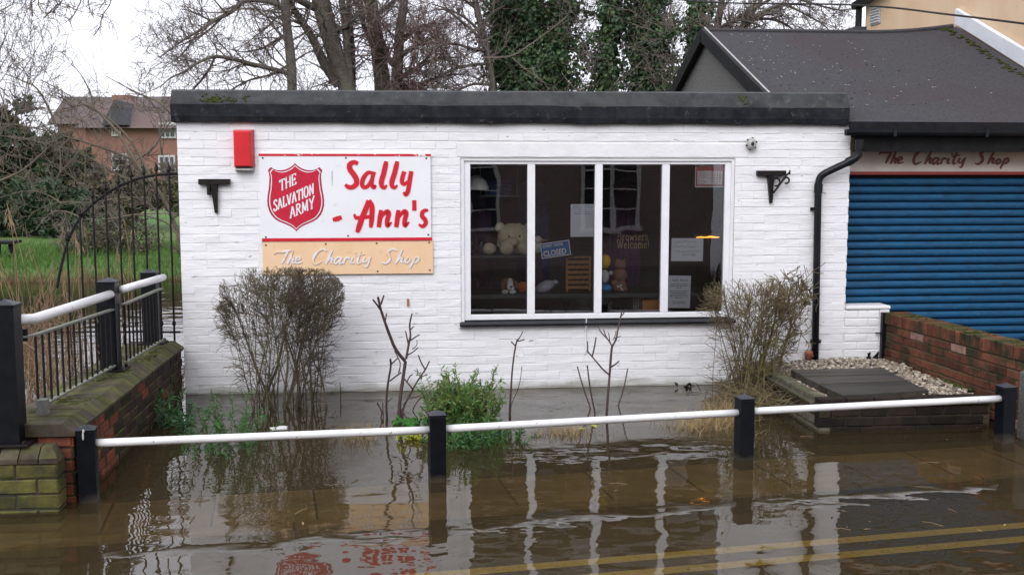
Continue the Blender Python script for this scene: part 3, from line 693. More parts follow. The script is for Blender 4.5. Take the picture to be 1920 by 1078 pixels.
# ------------------------------------------------------------------ shuttered building on the right
gar = thing('shuttered_annexe', 'pitched-roof annexe with a blue roller shutter and dark felt roof', 'building', (4.6, .3, 0))
SY = .30
mb = MB(); mb.box(3.22, 3.30, SY-.06, SY+.3, -.4, 2.40); mb.box(5.30, 5.74, SY-.06, SY+.3, -.4, 2.40); mb.box(3.30, 5.30, SY+.08, SY+.3, -.4, 2.40)
mb.box(3.22, 5.74, SY+.3, 6.0, -.4, 2.40); mb.build('wall', M['soot_wood'], gar)
sh = thing('roller_shutter', None, None, (4.3, SY, .1)); sh.parent = gar; sh.location = V((4.3,SY,.1)) - ABS[gar.name]
pitch = .0775; prof = []
for k in range(9):
    t = math.pi * k / 8; prof.append((-.024 * math.sin(t) - .001, .066 * (1 - math.cos(t)) / 2))
prof = [(.012, 0)] + prof + [(.012, .0665)] 
mb = MB(); mb.extrude([(SY + a, b) for a, b in prof], 3.301, 5.299)
z = .10; slat = None; ztop = 1.975
while z + pitch < ztop + .02:
    if slat is None:
        m2 = MB(); m2.v = [V(v) for v in mb.v]; m2.f = mb.f; m2.m = mb.m
        for v in m2.v: v.z += z
        slat = m2.build('slat', M['shutter'], sh)
        base = ABS[slat.name].copy()
    else:
        o = slat.copy(); COL.objects.link(o); o.location = slat.location + V((rnd.uniform(-.0005,.0005), 0, z - .10)); o.rotation_euler = (0, rnd.uniform(-.0006,.0006), 0); ABS[o.name] = base
    z += pitch
mb = MB(); mb.box(3.302, 5.298, SY+.013, SY+.020, .05, 2.05); mb.build('backing', M['soot_wood'], sh)
mb = MB(); mb.box(3.301, 3.325, SY-.035, SY-.022, .05, 1.99); mb.box(5.275, 5.299, SY-.035, SY-.022, .05, 1.99); mb.build('guide_rail', M['shutter'], sh)
fz0, fz1 = at(1700, 322, SY-.07).z, at(1700, 268, SY-.07).z
sb = MB(); sb.box(3.30, 5.72, SY-.07, SY-.05, fz0, fz1 + .05); fas = sb.build('fascia_board', M['fascia'], gar)
mb = MB(); mb.box(3.30, 5.72, SY-.075, SY-.048, fz0-.030, fz0-.001); mb.build('trim', M['fascia_red'], gar)
def script_sign(parent, mats, passes):
  k = 0
  for ch, strokes in SCRIPT.items():
    mb = MB()
    for x_of, z_of, sc, y, mi, wmul in passes:
        for st in strokes:
            k += 1; ribbon(mb, [(x_of(px), z_of(pz), wd*sc*wmul) for px, pz, wd in st], y - .0004*(k % 4), y + .003, mi, 5)
    mb.build('letter', mats, parent)
pa, pb = at(1648, 302, SY-.07), at(1896, 290, SY-.07); sc = (pb.x - pa.x) / (1335 - 128)
script_sign(fas, M['fascia_letter'], [(lambda x: pa.x + (x-128)*sc, lambda y: pa.z - .024 - (y - 938)*sc*.98, sc, SY-.073, 0, 1.9)])
# roof: two felt slopes, eaves over the shutter
RX0, RX1 = 2.62, 5.80; EY, EZ = -.10, 2.462; RY = 3.0
def ridge_z(x): return 3.70 + (.09 * max(0, (x - 4.6) / 1.2) ** 2)
mb = MB(); cols = []
for i in range(15):
    x = RX0 + (RX1 - RX0) * i / 14
    y0 = .36 if x < 3.17 else EY
    cols.append((x, y0))
cols = [c for c in cols if c[0] < 3.16] + [(3.169, .36), (3.17, EY)] + [c for c in cols if c[0] > 3.2]
def slope_z(x, y): t = (y - EY) / (RY - EY); return EZ + (ridge_z(x) - EZ) * t + .02 * noise.noise(V((x*.9, y*.9, 0))) * math.sin(math.pi * min(1, max(0, t)))
K = 10
for x, y0 in cols:
    for k in range(K + 1):
        y = y0 + (RY - y0) * k / K; mb.v.append(V((x, y, slope_z(x, y))))
for i in range(len(cols)-1):
    for k in range(K): a = i*(K+1)+k; mb.f.append((a, a+K+1, a+K+2, a+1)); mb.m.append(0)
for i in range(len(cols)-1):      # back slope
    x, x2 = cols[i][0], cols[i+1][0]
    if x2 - x < .01: continue
    mb.add([V((x,RY,ridge_z(x))),V((x2,RY,ridge_z(x2))),V((x2,5.6,2.62)),V((x,5.6,2.62))], [(0,1,2,3)])
rf = mb.build('roof', M['roof2'], gar, smooth=True)
mb = MB()                                                     # ridge roll and verge kerbs
mb.tube([V((RX0 + (RX1-.05-RX0)*i/12, RY, ridge_z(RX0 + (RX1-RX0)*i/12) + .004)) for i in range(13)], .032, 6); mb.build('ridge', M['roof2'], rf)
mb = MB(); apex = V((RX0, RY, 3.70))
def vb(p, q, w, h, lift): mb.bar(V(p) + V((0,0,lift)), V(q) + V((0,0,lift)), w, h)
vb((RX0-.02, RY, 3.70), (RX0-.02, .36, slope_z(RX0,.36)), .05, .15, -.045); vb((RX0-.02, RY, 3.70), (RX0-.02, 5.6, 2.62), .05, .15, -.045)
mb.build('bargeboard', M['soot_wood'], rf)
mb = MB(); vb((RX0+.006, RY, 3.70), (RX0+.006, .36, slope_z(RX0,.36)), .016, .03, .030); mb.build('verge_trim', M['grey_plastic'], rf)
mb = MB(); mb.add([V((RX0+.05,.5,2.40)),V((RX0+.05,5.5,2.40)),V((RX0+.05,5.5,2.62)),V((RX0+.05,RY,3.63)),V((RX0+.05,.5,2.68)),
                   V((RX0+.25,.5,2.40)),V((RX0+.25,5.5,2.40)),V((RX0+.25,5.5,2.62)),V((RX0+.25,RY,3.63)),V((RX0+.25,.5,2.68))],
                  [(4,3,2,1,0),(5,6,7,8,9),(0,1,6,5),(1,2,7,6),(2,3,8,7),(3,4,9,8),(4,0,5,9)])
mb.build('gable', M['roughcast'], gar)
mb = MB(); 
for i in range(150):                                           # moss creeping down the right verge
    t = rnd.random(); y = EY + .1 + (RY - EY - .1) * t; x = RX1 - .10 - abs(rnd.gauss(0, .05)); mb.ell(V((x, y, slope_z(x, y) + .004)), (rnd.uniform(.01,.04), rnd.uniform(.01,.04), rnd.uniform(.005,.016)), 6, 4)
tag(mb.build('moss', M['moss'], rf), kind='stuff')
mb = MB()
for i in range(130):
    x = 2.75 + abs(rnd.gauss(0, .9)); y = rnd.uniform(.3, 2.9)
    if x > 5.5: continue
    mb.ell(V((x, y, slope_z(x, y) + .003)), (rnd.uniform(.006,.016), rnd.uniform(.005,.012), .003), 5, 3, mi=0 if rnd.random() < .72 else 1)
tag(mb.build('droppings', [M['dropping'], M['soot_wood']], rf), kind='stuff')
mb = MB(); mb.bar((3.15,EY-.012,EZ-.035), (5.80,EY-.012,EZ-.035), .03, .10); mb.build('eaves_board', M['soot_wood'], gar)
mb = MB(); mb.box(3.23, 5.74, EY+.02, SY+.08, EZ-.10, EZ-.085); mb.build('soffit', M['soot_wood'], gar)
mb = MB(); mb.box(3.23, 5.74, EY+.05, EY+.07, 2.20, EZ-.101); mb.build('valance', M['soot_wood'], gar)
gut = [(-.175,2.405),(-.172,2.375),(-.155,2.352),(-.13,2.345),(-.115,2.352),(-.110,2.405),(-.116,2.405),(-.125,2.36),(-.155,2.362),(-.166,2.405)]
mb = MB(); mb.extrude(gut, 3.10, 5.80); gt = mb.build('gutter', M['black_plastic'], gar)
for x in (3.55, 4.45, 5.25): m_ = MB(); m_.box(x, x+.03, -.179, -.108, 2.340, 2.409); m_.build('bracket', M['black_plastic'], gt)
# white raking flashing against the cream house
mb = MB(); n = 9
for i in range(n):
    t = i / (n-1); y = 3.06 - (3.06 + .9) * t; z = slope_z(RX1, y) if y > EY else EZ - (EY - y) * .43
    x = 5.802
    mb.v += [V((x, y, z + .02)), V((x, y, z + .19 + .012*rnd.random())), V((x+.05, y, z + .205))]
for i in range(n-1): a = 3*i; mb.f += [(a, a+1, a+4, a+3), (a+1, a+2, a+5, a+4)]; mb.m += [0,0]
mb.build('flashing', M['lead'], gar)

# downpipe
dp = thing('drainpipe', 'black plastic drainpipe with a swan neck at the right of the shop front', 'drainpipe', at(1532, 690, -.05))
P = [at(1612,262,-.145), at(1611,280,-.145), at(1604,297,-.14), at(1549,324,-.075), at(1537,335,-.058), at(1534,352,-.055), at(1531,520,-.055), at(1528,684,-.055)]
mb = MB(); mb.tube([tuple(p) for p in spline([tuple(p) for p in P[:6]], 3)] + [P[6], P[7]], .034, 12); mb.build('pipe', M['black_plastic'], dp, smooth=True)
mb = MB()
for p, q in ((P[0], P[1]), (at(1535,345,-.055), at(1534,362,-.055)), (at(1598,300,-.13), at(1588,305,-.12))): mb.tube([p, q], .040, 12)
mb.build('collar', M['black_plastic'], dp, smooth=False)
for py in (392, 640):
    c = at(1532, py, -.055); m_ = MB(); m_.bbox(c.x-.052, c.x+.052, -.03, -.012, c.z-.014, c.z+.014, .003); m_.tube([c - V((0,0,.012)), c + V((0,0,.012))], .038, 12); m_.build('clip', M['black_plastic'], dp)
mb = MB(); c = at(1516, 668, -.06); mb.lathe(c - V((0,0,.03)), [(.0,0),(.030,0),(.038,.06),(.042,.075),(.036,.08),(.028,.06),(.0,.05)], 12)
mb.tube([c + V((0,0,.03)), c + V((.05,.0,.0))], .02, 8)
tag(mb.build('drain_spigot', M['terracotta'], smooth=True), 'small broken terracotta drain spout at the foot of the black drainpipe', 'drain')

# ------------------------------------------------------------------ cream house behind the annexe
ch = thing('cream_house', 'tall cream rendered house rising behind the felt roof at the right', 'house', (6.6, 3, 0))
yb = onx(1622, 60, 5.86).y
mb = MB(); mb.box(5.86, 12, -1.2, yb, -.4, 7.2); mb.build('wall', M['cream'], ch)
mb = MB(); mb.box(5.70, 12.2, yb - .05, yb + .45, 4.05, 4.16); mb.bar((5.84,-1.3,7.2),(5.84,yb+.2,7.2),.5,.12)
mb.add([V((5.6,-1.4,7.25)),V((12.3,-1.4,7.25)),V((12.3,yb+.4,7.25)),V((5.6,yb+.4,7.25)),V((8.9,1,9)),V((8.9,yb-2,9))], [(0,1,4),(1,2,5,4),(2,3,5),(3,0,4,5)])
mb.build('roof', M['far_slate'], ch)
yv = onx(1643, 30, 5.86).y; zv = onx(1643, 30, 5.86).z
vent = MB(); vent.bbox(5.845, 5.859, yv-.16, yv+.16, zv-.13, zv+.13, .004); vv = vent.build('vent', M['grey_plastic'], ch)
for k in range(6): m_ = MB(); m_.obox((5.836, yv, zv - .10 + k*.04), (.012,0,-.008), (0,.14,0), (.002,0,.004)); m_.build('louvre', M['lead'], vv)
mb = MB(); q = onx(1612, 12, 5.80); mb.tube([V((5.79, q.y, q.z+.3)), V((5.79, q.y, q.z-.05)), V((5.79,q.y+.02,1.0))], .05, 8); mb.bar((5.76, yb-.9, q.z+.12), (5.76, yb+.15, q.z+.0), .12, .10)
mb.build('gutter', M['black_plastic'], ch)

# ================================================================== things fixed to the shop front
a, b = at(437,243,-.05), at(477,321,-.05)
al = thing('alarm_box', 'red plastic burglar alarm box high on the white wall beside the sign', 'alarm box', ((a.x+b.x)/2, -.05, b.z))
mb = MB(); x0, x1, z0, z1 = a.x, b.x, b.z + .035, a.z
def frustum(mb, x0, x1, z0, z1, yb_, yf, i, j):
    mb.add([V((x0,yb_,z0)),V((x1,yb_,z0)),V((x1,yb_,z1)),V((x0,yb_,z1)),V((x0+i,yf+.012,z0+.004)),V((x1-j,yf+.012,z0+.004)),V((x1-j,yf+.012,z1-.014)),V((x0+i,yf+.012,z1-.014)),
            V((x0+i+.01,yf,z0+.014)),V((x1-j-.01,yf,z0+.014)),V((x1-j-.01,yf,z1-.026)),V((x0+i+.01,yf,z1-.026))],
           [(0,1,5,4),(1,2,6,5),(2,3,7,6),(3,0,4,7),(4,5,9,8),(5,6,10,9),(6,7,11,10),(7,4,8,11),(8,9,10,11)])
frustum(mb, x0, x1, z0, z1, -.006, -.085, .004, .022); mb.build('cover', M['red_plastic'], al)
mb = MB(); frustum(mb, x0+.006, x1-.006, z0-.036, z0-.001, -.006, -.075, .004, .018); mb.build('base', M['grey_plastic'], al)

def sign_u(px): return px      # sign units are those of the stroke tables
zx = lambda px, py, Y: at(480 + px/4.312, 280 + py/4.312, Y)
sa, sbp = zx(20, 40, -.02), zx(1418, 757, -.02)
sg = thing('sign_board', 'white shop sign with a red shield and red brush lettering', 'sign', ((sa.x+sbp.x)/2, -.02, sbp.z))
SYF = -.028
us = (sbp.x - sa.x) / (1418 - 20); ux = lambda px: sa.x + (px - 20) * us; uz = lambda py: sa.z - (py - 40) * us * .995
mb = MB(); mb.bbox(ux(24), ux(1416), SYF, -.004, uz(757), uz(36), .002); mb.build('panel', M['sign_white'], sg)
mb = MB(); mb.box(ux(22), ux(1420), SYF-.003, SYF-.0005, uz(56), uz(36)); mb.build('border', M['chipped_red'], sg); mb = MB()
mb.box(ux(32), ux(1424), SYF-.003, SYF-.0005, uz(754), uz(728)); mb.build('border', M['sign_red'], sg)
halves = [(312,113),(290,135),(262,153),(230,166),(196,172),(160,168),(136,158),(116,145),(104,158),(92,174),(101,195),(104,230),(101,275),(95,330),(86,375),(82,420),(84,460),(95,503),(114,540),(142,572),(180,594),(222,612),(258,628),(288,648),(312,672)]
poly = halves + [(624 - x, y) for x, y in halves[-2:0:-1]]
def inset(poly, d):
    n = len(poly); out = []
    for i in range(n):
        a, b, c = poly[i-1], poly[i], poly[(i+1) % n]
        n1 = V((b[1]-a[1], -(b[0]-a[0]))).normalized(); n2 = V((c[1]-b[1], -(c[0]-b[0]))).normalized()
        m_ = (n1 + n2); m_ = m_.normalized() / max(.45, m_.normalized().dot(n1)); out.append((b[0] + m_.x*d, b[1] + m_.y*d))
    return out
sgn = 1 if sum((poly[i][0]-312)*0 + (poly[i-1][0]*poly[i][1]-poly[i][0]*poly[i-1][1]) for i in range(len(poly))) < 0 else -1
emb = MB()
for k, (d, mi) in enumerate(((0,0),(15,1),(23,2))):
    pp = [(ux(312 + (x-312)*(1 - d/228)), uz(388 + (y-388)*(1 - d/272))) for x, y in poly]
    emb.prism(pp, SYF - .0012 * (k + 1), SYF + .001, mi)
sh_ = emb.build('shield', [M['shield_edge'], M['letter_white'], M['shield_red']], sg)
yl = SYF - .0042; slp = .44; lp = (M['letter_white'], sh_)
caps.x0 = ux(186); caps(None, 'THE', ux(186), uz(342), 90*us, slp, yl, .62, .13, parts=lp)
caps.x0 = ux(134); caps(None, 'SALVATION', ux(134), uz(507), 86*us, slp, yl, .545, .135, parts=lp)
caps.x0 = ux(262); caps(None, 'ARMY', ux(262), uz(566), 90*us, slp, yl, .62, .13, parts=lp)
mb = MB(); k = 0
for ch_, strokes in BRUSH.items():
    for st in strokes:
        k += 1
        if st is strokes[0]: mb = MB()
        ribbon(mb, [(ux(x), uz(y), wd*us + .012) for x, y, wd in st], SYF - .0010 - .00012*(k % 5), SYF + .001, 1)
        ribbon(mb, [(ux(x), uz(y), wd*us) for x, y, wd in st], SYF - .0026 - .0003*(k % 5), SYF + .001, 0)
    mb.build('letter', [M['sign_red'], M['sign_halo']], sg)
mb = MB(); ribbon(mb, [(ux(611),uz(175),.006),(ux(609),uz(230),.008),(ux(610),uz(296),.004)], SYF-.0008, SYF+.001); mb.build('scratch', M['pale_ink'], sg)
def screws(parent, pts, Y, m):
    for x, y in pts:
        m_ = MB(); c = V((ux(x), Y, uz(y))); m_.tube([c + V((0,.002,0)), c - V((0,.003,0))], .0085, 8); m_.build('screw', m, parent)
screws(sg, ((54,72),(724,70),(1381,72),(64,718),(731,712),(1392,706)), SYF, M['black_iron'])
so = thing('sign_board', 'peach orange sign panel with faded white script below the shield sign', 'sign', (ux(730), -.02, uz(1030)))
mb = MB(); mb.bbox(ux(34), ux(1430), SYF+.004, -.004, uz(1032), uz(758), .002); mb.build('panel', M['sign_orange'], so)
script_sign(so, [M['faded_letter'], M['letter_grey']], [(lambda x: ux(x+3), lambda y: uz(y+4), us, SYF+.0025, 1, 1.7), (ux, uz, us, SYF+.0008, 0, 1.3)])
screws(so, ((62,785),(548,778),(965,775),(1400,771),(970,1010),(1403,1003)), SYF+.004, M['screw'])

def bracket(px, py, scroll, label):
    c = at(px, py, -.03); k = 1/205.
    t = thing('wall_bracket', label, 'bracket', (c.x, -.01, c.z - .26), 'iron brackets either side of the shop front')
    m_ = MB(); m_.bbox(c.x - 28*k, c.x + 28*k, -.055, -.004, c.z - 5*k, c.z + 5*k, .003); m_.build('plate', M['black_iron'], t)
    m_ = MB(); m_.add([V((c.x-7*k,-.05,c.z-5.1*k)),V((c.x+5*k,-.05,c.z-5.1*k)),V((c.x+4*k,-.035,c.z-57*k)),V((c.x-1*k,-.035,c.z-57*k)),
                       V((c.x-7*k,-.004,c.z-5.1*k)),V((c.x+5*k,-.004,c.z-5.1*k)),V((c.x+4*k,-.004,c.z-57*k)),V((c.x-1*k,-.004,c.z-57*k))],
                      [(0,3,2,1),(1,2,6,5),(0,4,7,3),(3,7,6,2)]); m_.build('stem', M['black_iron'], t)
    m_ = MB()
    if not scroll: m_.bbox(c.x-13*k, c.x-7.2*k, -.06, -.01, c.z-24*k, c.z-5.2*k, .003)
    else:
        m_.tube([V((c.x+3*k,-.06,c.z-38*k)), V((c.x+14*k,-.07,c.z-22*k)), V((c.x+26*k,-.08,c.z-4*k)), V((c.x+33*k,-.08,c.z+1*k))], .010, 6)
        for (ox, oz, r) in ((8,-16,9), (28,-13,7)):
            m_.tube([V((c.x+(ox+r*math.cos(q)*(1-.05*i))*k, -.06, c.z+(oz+r*math.sin(q)*(1-.05*i))*k)) for i, q in enumerate([-1.9+.6*j for j in range(9)])], .009, 6)
        m_.tube([V((c.x+33*k,-.08,c.z-3*k)), V((c.x+33*k,-.08,c.z+6*k))], .007, 6)
    m_.build('scroll' if scroll else 'stop', M['black_iron'], t)
bracket(402, 341, False, 'plain black iron T-shaped bracket on the wall under the red alarm box')
bracket(1446, 325, True, 'black iron bracket with a curled scroll on the wall beside the drainpipe')
kn = thing('wall_light', 'small round grey fitting with black stubs high right of the window', 'light', at(1407, 280, -.01))
c = at(1407, 270, -.01); mb = MB(); mb.ell(c + V((0,-.03,0)), (.045,.04,.055), 12, 8); mb.build('body', M['grey_plastic'], kn, smooth=True)
for q in range(6):
    a_ = q*1.05 + .3; m_ = MB(); e = c + V((.055*math.cos(a_),-.03,.06*math.sin(a_))); m_.tube([c + V((.03*math.cos(a_),-.03,.03*math.sin(a_))), e], .010, 6); m_.build('stub', M['black_plastic'], kn)
m_ = MB(); m_.ell(c + V((0,-.068,0)), (.016,.012,.02), 8, 6); m_.build('lens', M['black_dot'], kn)

# ================================================================== window display
def PW(px, py, Y): return at(px, py, Y)
LEDGE = PW(955, 548, .30).z
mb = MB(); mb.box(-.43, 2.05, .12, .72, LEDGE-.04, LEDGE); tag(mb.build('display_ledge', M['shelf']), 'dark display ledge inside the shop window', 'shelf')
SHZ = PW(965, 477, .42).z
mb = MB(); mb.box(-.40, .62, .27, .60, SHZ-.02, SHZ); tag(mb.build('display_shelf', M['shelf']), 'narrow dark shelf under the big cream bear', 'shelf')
# big cream bear
c = PW(965, 448, 0.43); tb = thing('teddy_bear', 'large cream plush bear slumped behind the first window mullion', 'plush toy', (c.x, .43, SHZ))
mb = MB(); k = .00485
mb.ell(c + V((0,0,.02)), (.165,.12,.13), 30, 20, jit=.16, jf=3.6); mb.ell(c + V((-.03,-.10,-.02)), (.07,.06,.05), 12, 8)
for s in (-1,1): mb.ell(c + V((s*.14,.0,.11)), (.05,.03,.05), 10, 6)
mb.build('head', M['cream_fur'], tb, smooth=True)
mb = MB(); mb.ell(V((c.x, 0.470, SHZ+.11)), (.17,.12,.12), 26, 16, jit=.16, jf=3.6); mb.build('body', M['cream_fur'], tb, smooth=True)
for dx in (-.085, .085):
    m_ = MB(); m_.ell(V((c.x+dx, 0.330, SHZ+.075)), (.072,.07,.078), 22, 14, jit=.14, jf=3.2); m_.build('foot', M['cream_fur'], tb, smooth=True)
m_ = MB(); m_.ell(V((c.x-.25, 0.390, SHZ+.06)), (.07,.05,.055), 12, 8); m_.build('paw', M['cream_fur'], tb, smooth=True)
for dx in (-.065, .035): m_ = MB(); m_.ell(c + V((dx,-.115,.03)), .010, 8, 6); m_.build('eye', M['black_dot'], tb)
# white figurine beside the bear
c = PW(1010, 452, 0.41); f = thing('plush_seagull', 'white plush bird with an orange beak beside the cream bear', 'plush toy', (c.x, .41, SHZ))
mb = MB(); mb.ell(V((c.x-.03,0.410,SHZ+.07)), (.07,.06,.07), 12, 8); mb.ell(V((c.x-.01,0.390,SHZ+.14)), (.04,.04,.04), 10, 7); mb.build('body', M['white_fur'], f, smooth=True)
mb = MB(); mb.lathe(V((0,0,0)), [(.014,0),(.012,.02),(.0,.06)], 8); mb.v = [V((v.z + c.x + .025, .38 + v.y, v.x + SHZ + .135)) for v in mb.v]; mb.build('beak', M['box_wood'], f)
# beagle
c = PW(955, 533, 0.25); d = thing('plush_dog', 'white and brown plush hound resting its paws on the window ledge', 'plush toy', (c.x, .25, LEDGE))
mb = MB(); mb.ell(V((c.x,0.310,LEDGE+.07)), (.075,.09,.07), 12, 8); mb.ell(V((c.x,0.250,LEDGE+.085)), (.055,.055,.06), 12, 8); mb.build('head', M['brown_fur'], d, smooth=True)
mb = MB(); mb.ell(V((c.x+.004,0.208,LEDGE+.082)), (.030,.03,.062), 10, 8); mb.ell(V((c.x+.006,0.190,LEDGE+.055)), (.036,.03,.03), 10, 8); mb.build('blaze', M['white_fur'], d, smooth=True)
for s in (-1,1):
    m_ = MB(); m_.ell(V((c.x+s*.062,0.250,LEDGE+.07)), (.020,.03,.05), 10, 7); m_.build('ear', M['brown_fur'], d, smooth=True)
    m_ = MB(); m_.ell(V((c.x+s*.036-.012,0.170,LEDGE+.018)), (.034,.04,.022), 10, 7); m_.build('paw', M['white_fur'], d, smooth=True)
m_ = MB(); m_.ell(V((c.x+.010,0.160,LEDGE+.066)), .011, 8, 6); m_.build('nose', M['black_dot'], d)
# red spangled ball toy
c = PW(981, 536, 0.28); mb = MB(); mb.ell(V((c.x,0.280,LEDGE+.05)), (.055,.05,.055), 12, 8, jit=.3)
for q in range(14): mb.ell(V((c.x+rnd.uniform(-.045,-0.125), .45-.04, LEDGE+.05+rnd.uniform(-.04,.04))), .012, 6, 4)
tag(mb.build('red_toy', M['red_cloth'], smooth=True), 'knobbly red and orange toy half hidden by the first window mullion', 'toy')
# grey plush
c = PW(1022, 533, 0.25); gp = thing('plush_seal', 'pale grey plush animal lying on the ledge under the closed sign', 'plush toy', (c.x, .25, LEDGE))
mb = MB(); mb.ell(V((c.x,0.250,LEDGE+.055)), (.10,.07,.055), 14, 9, rot=Matrix.Rotation(-.38,3,'Y')); mb.build('body', M['grey_fur'], gp, smooth=True)
mb = MB(); mb.ell(V((c.x+.095,0.230,LEDGE+.10)), (.03,.025,.022), 10, 7); mb.build('ear', M['grey_fur'], gp, smooth=True)
m_ = MB(); m_.ell(V((c.x-.10,0.250,LEDGE+.03)), (.025,.03,.016), 8, 6); m_.build('tail', M['grey_fur'], gp, smooth=True)
# wicker tray
a, b = PW(1060, 481, 0.35), PW(1107, 536, 0.33); wt = thing('wicker_tray', 'brown slatted wicker tray propped upright on the window ledge', 'tray', ((a.x+b.x)/2, .33, LEDGE))
z0, z1 = LEDGE, a.z
for x in (a.x, b.x-.018): m_ = MB(); m_.bbox(x, x+.018, .30, .33, z0, z1, .003); m_.build('upright', M['wood'], wt)
for q in range(6):
    zz = z0 + .022 + q * (z1 - z0 - .04) / 6
    m_ = MB(); nseg = 6
    for i in range(nseg):
        xa = a.x + .019 + (b.x - a.x - .038) * i / nseg; xb = a.x + .019 + (b.x - a.x - .038) * (i+1) / nseg
        o_ = .008 * (1 if (i + q) % 2 else -1); m_.bbox(xa+.0005, xb-.0005, .308+o_, .320+o_, zz, zz + .031, .004)
    m_.build('slat', M['wood'], wt)
m_ = MB(); m_.bbox(a.x-.004, b.x+.004, .302, .328, z1-.012, z1+.003, .003); m_.build('rim', M['wood'], wt)
# doll in yellow hat
c = PW(1136, 490, 0.28); dl = thing('plush_doll', 'plush doll with a yellow head and bright blue bottoms beside the second mullion', 'plush toy', (c.x, .28, LEDGE))
h = c.z - LEDGE
mb = MB(); mb.ell(V((c.x-.005,0.280,c.z)), (.052,.05,.068), 12, 9); mb.build('head', M['yellow_cloth'], dl, smooth=True)
mb = MB(); mb.ell(V((c.x-.01,0.280,LEDGE+h*.50)), (.045,.045,.065), 12, 8); mb.ell(V((c.x+.045,0.250,LEDGE+h*.62)), (.024,.022,.022), 8, 6); mb.build('shirt', M['white_fur'], dl, smooth=True)
mb = MB(); mb.ell(V((c.x,0.270,LEDGE+.035)), (.062,.06,.038), 12, 8); mb.build('bottoms', M['blue_cloth'], dl, smooth=True)
# brown bears
c = PW(1163, 497, 0.35); mb = MB(); mb.ell(c, (.058,.05,.05), 12, 8, jit=.15); mb.ell(c + V((-.03,0,.045)), .016, 8, 6); mb.ell(c + V((.035,0,.04)), .016, 8, 6)
mb.ell(c + V((.0,.01,-.10)), (.07,.06,.08), 12, 8); mb.ell(V((c.x,0.360,LEDGE+.05)), (.07,.05,.06), 10, 8)
tag(mb.build('teddy_bear', M['tan_fur'], smooth=True), 'dull brown plush bear with its round head above the ribboned one', 'plush toy')
c = PW(1162, 525, 0.23); t = thing('teddy_bear', 'brown plush bear with a white ribbon bow lying on the window ledge', 'plush toy', (c.x, .23, LEDGE))
mb = MB(); mb.ell(V((c.x,0.230,LEDGE+.04)), (.085,.05,.04), 12, 8, rot=Matrix.Rotation(.25,3,'Y')); mb.ell(V((c.x-.055,0.210,LEDGE+.085)), (.034,.034,.034), 10, 7); mb.build('body', M['tan_fur'], t, smooth=True)
m_ = MB(); m_.leaf(V((c.x-.01,0.175,LEDGE+.055)), V((-1,0,.3)), V((0,-1,0)), .035, .022); m_.leaf(V((c.x-.01,0.175,LEDGE+.055)), V((.6,0,.6)), V((0,-1,0)), .032, .02); m_.leaf(V((c.x-.01,0.175,LEDGE+.055)), V((.8,0,-.8)), V((0,-1,0)), .06, .012); m_.build('bow', M['white_fur'], t)
# wooden box and glass tray at the window foot
a, b = PW(1204, 562, .22), PW(1243, 579, .22); FZ = FZ0 + .05
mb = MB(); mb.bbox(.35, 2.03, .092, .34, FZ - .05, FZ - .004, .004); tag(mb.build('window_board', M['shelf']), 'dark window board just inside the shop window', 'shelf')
bx = thing('wooden_box', 'small orange varnished wooden box at the foot of the third pane', 'box', ((a.x+b.x)/2, .24, FZ))
m_ = MB(); m_.bbox(a.x, b.x + .06, .20, .30, FZ, a.z, .003); m_.build('carcass', M['box_wood'], bx); m_ = MB(); m_.bbox(a.x+.012, b.x+.05, .194, .1995, FZ+.012, a.z-.012, .002); m_.build('panel', M['box_wood'], bx)
a = PW(1190, 558, .26); tr = thing('glass_case', 'open glass case with grey edges behind the wooden box', 'glass case', (a.x+.12, .28, FZ))
m_ = MB(); 
for q in range(5): m_.bbox(a.x + q*.022, a.x + q*.022 + .007, .31, .318, FZ, a.z-.004, .001)
m_.bbox(a.x-.004, a.x+.34, .306, .324, a.z-.0035, a.z+.006, .002); m_.build('edging', M['grey_plastic'], tr)
m_ = MB(); m_.box(a.x-.003, a.x+.335, .3255, .3285, FZ, a.z-.006); m_.build('back', M['glass'], tr)
# hanging clothes and shade at the left
cl = thing('coat', 'dark purple coat hanging inside the left end of the window', 'coat', (-.28, .75, 1.0))
mb = MB(); nx, nz = 16, 10
for i in range(nx+1):
    for j in range(nz+1):
        u = i/nx; v = j/nz; x = -.44 + .30*u + .05*v*(u-.5); z = 1.95 - 1.15*v - .10*abs(u-.5)*2*(1-v)*.5
        mb.v.append(V((x, .80 + .03*math.sin(u*16 + v*2) , z)))
for i in range(nx):
    for j in range(nz): a_ = i*(nz+1)+j; mb.f.append((a_, a_+1, a_+nz+2, a_+nz+1)); mb.m.append(0)
mb.build('cloth', M['purple_cloth'], cl, smooth=True)
m_ = MB(); m_.tube([V((-.43,.81,1.92)), V((-.29,.81,1.99)), V((-.15,.81,1.92))], .006, 6); m_.tube([V((-.29,.81,1.99)), V((-.29,.81,2.06))], .004, 5); m_.build('hanger', M['black_iron'], cl)
c2 = copy_tree(cl, None, V((.62, .35, -.02))); c2['label'] = 'dark blue coat hanging deep inside behind the cream bear'
for q in c2.children:
    if q.name.startswith('cloth'): q.data = q.data.copy(); q.data.materials[0] = M['navy_cloth']
c3 = copy_tree(cl, None, V((1.62, .55, -.06))); c3['label'] = 'dark purple coat hanging deep inside behind the third pane'
mb = MB(); mb.tube([V((-1.2,1.15,2.08)), V((2.4,1.15,2.08))], .012, 8)
for x in (-1.0, .6, 2.2): mb.tube([V((x,1.15,2.08)), V((x,1.15,2.40))], .008, 6)
tag(mb.build('clothes_rail', M['grey_plastic']), 'long steel clothes rail hung across the back of the shop', 'clothes rail')
c = PW(893, 342, .42); ls = thing('lampshade', 'pale domed lampshade in the top left corner of the window', 'lampshade', c)
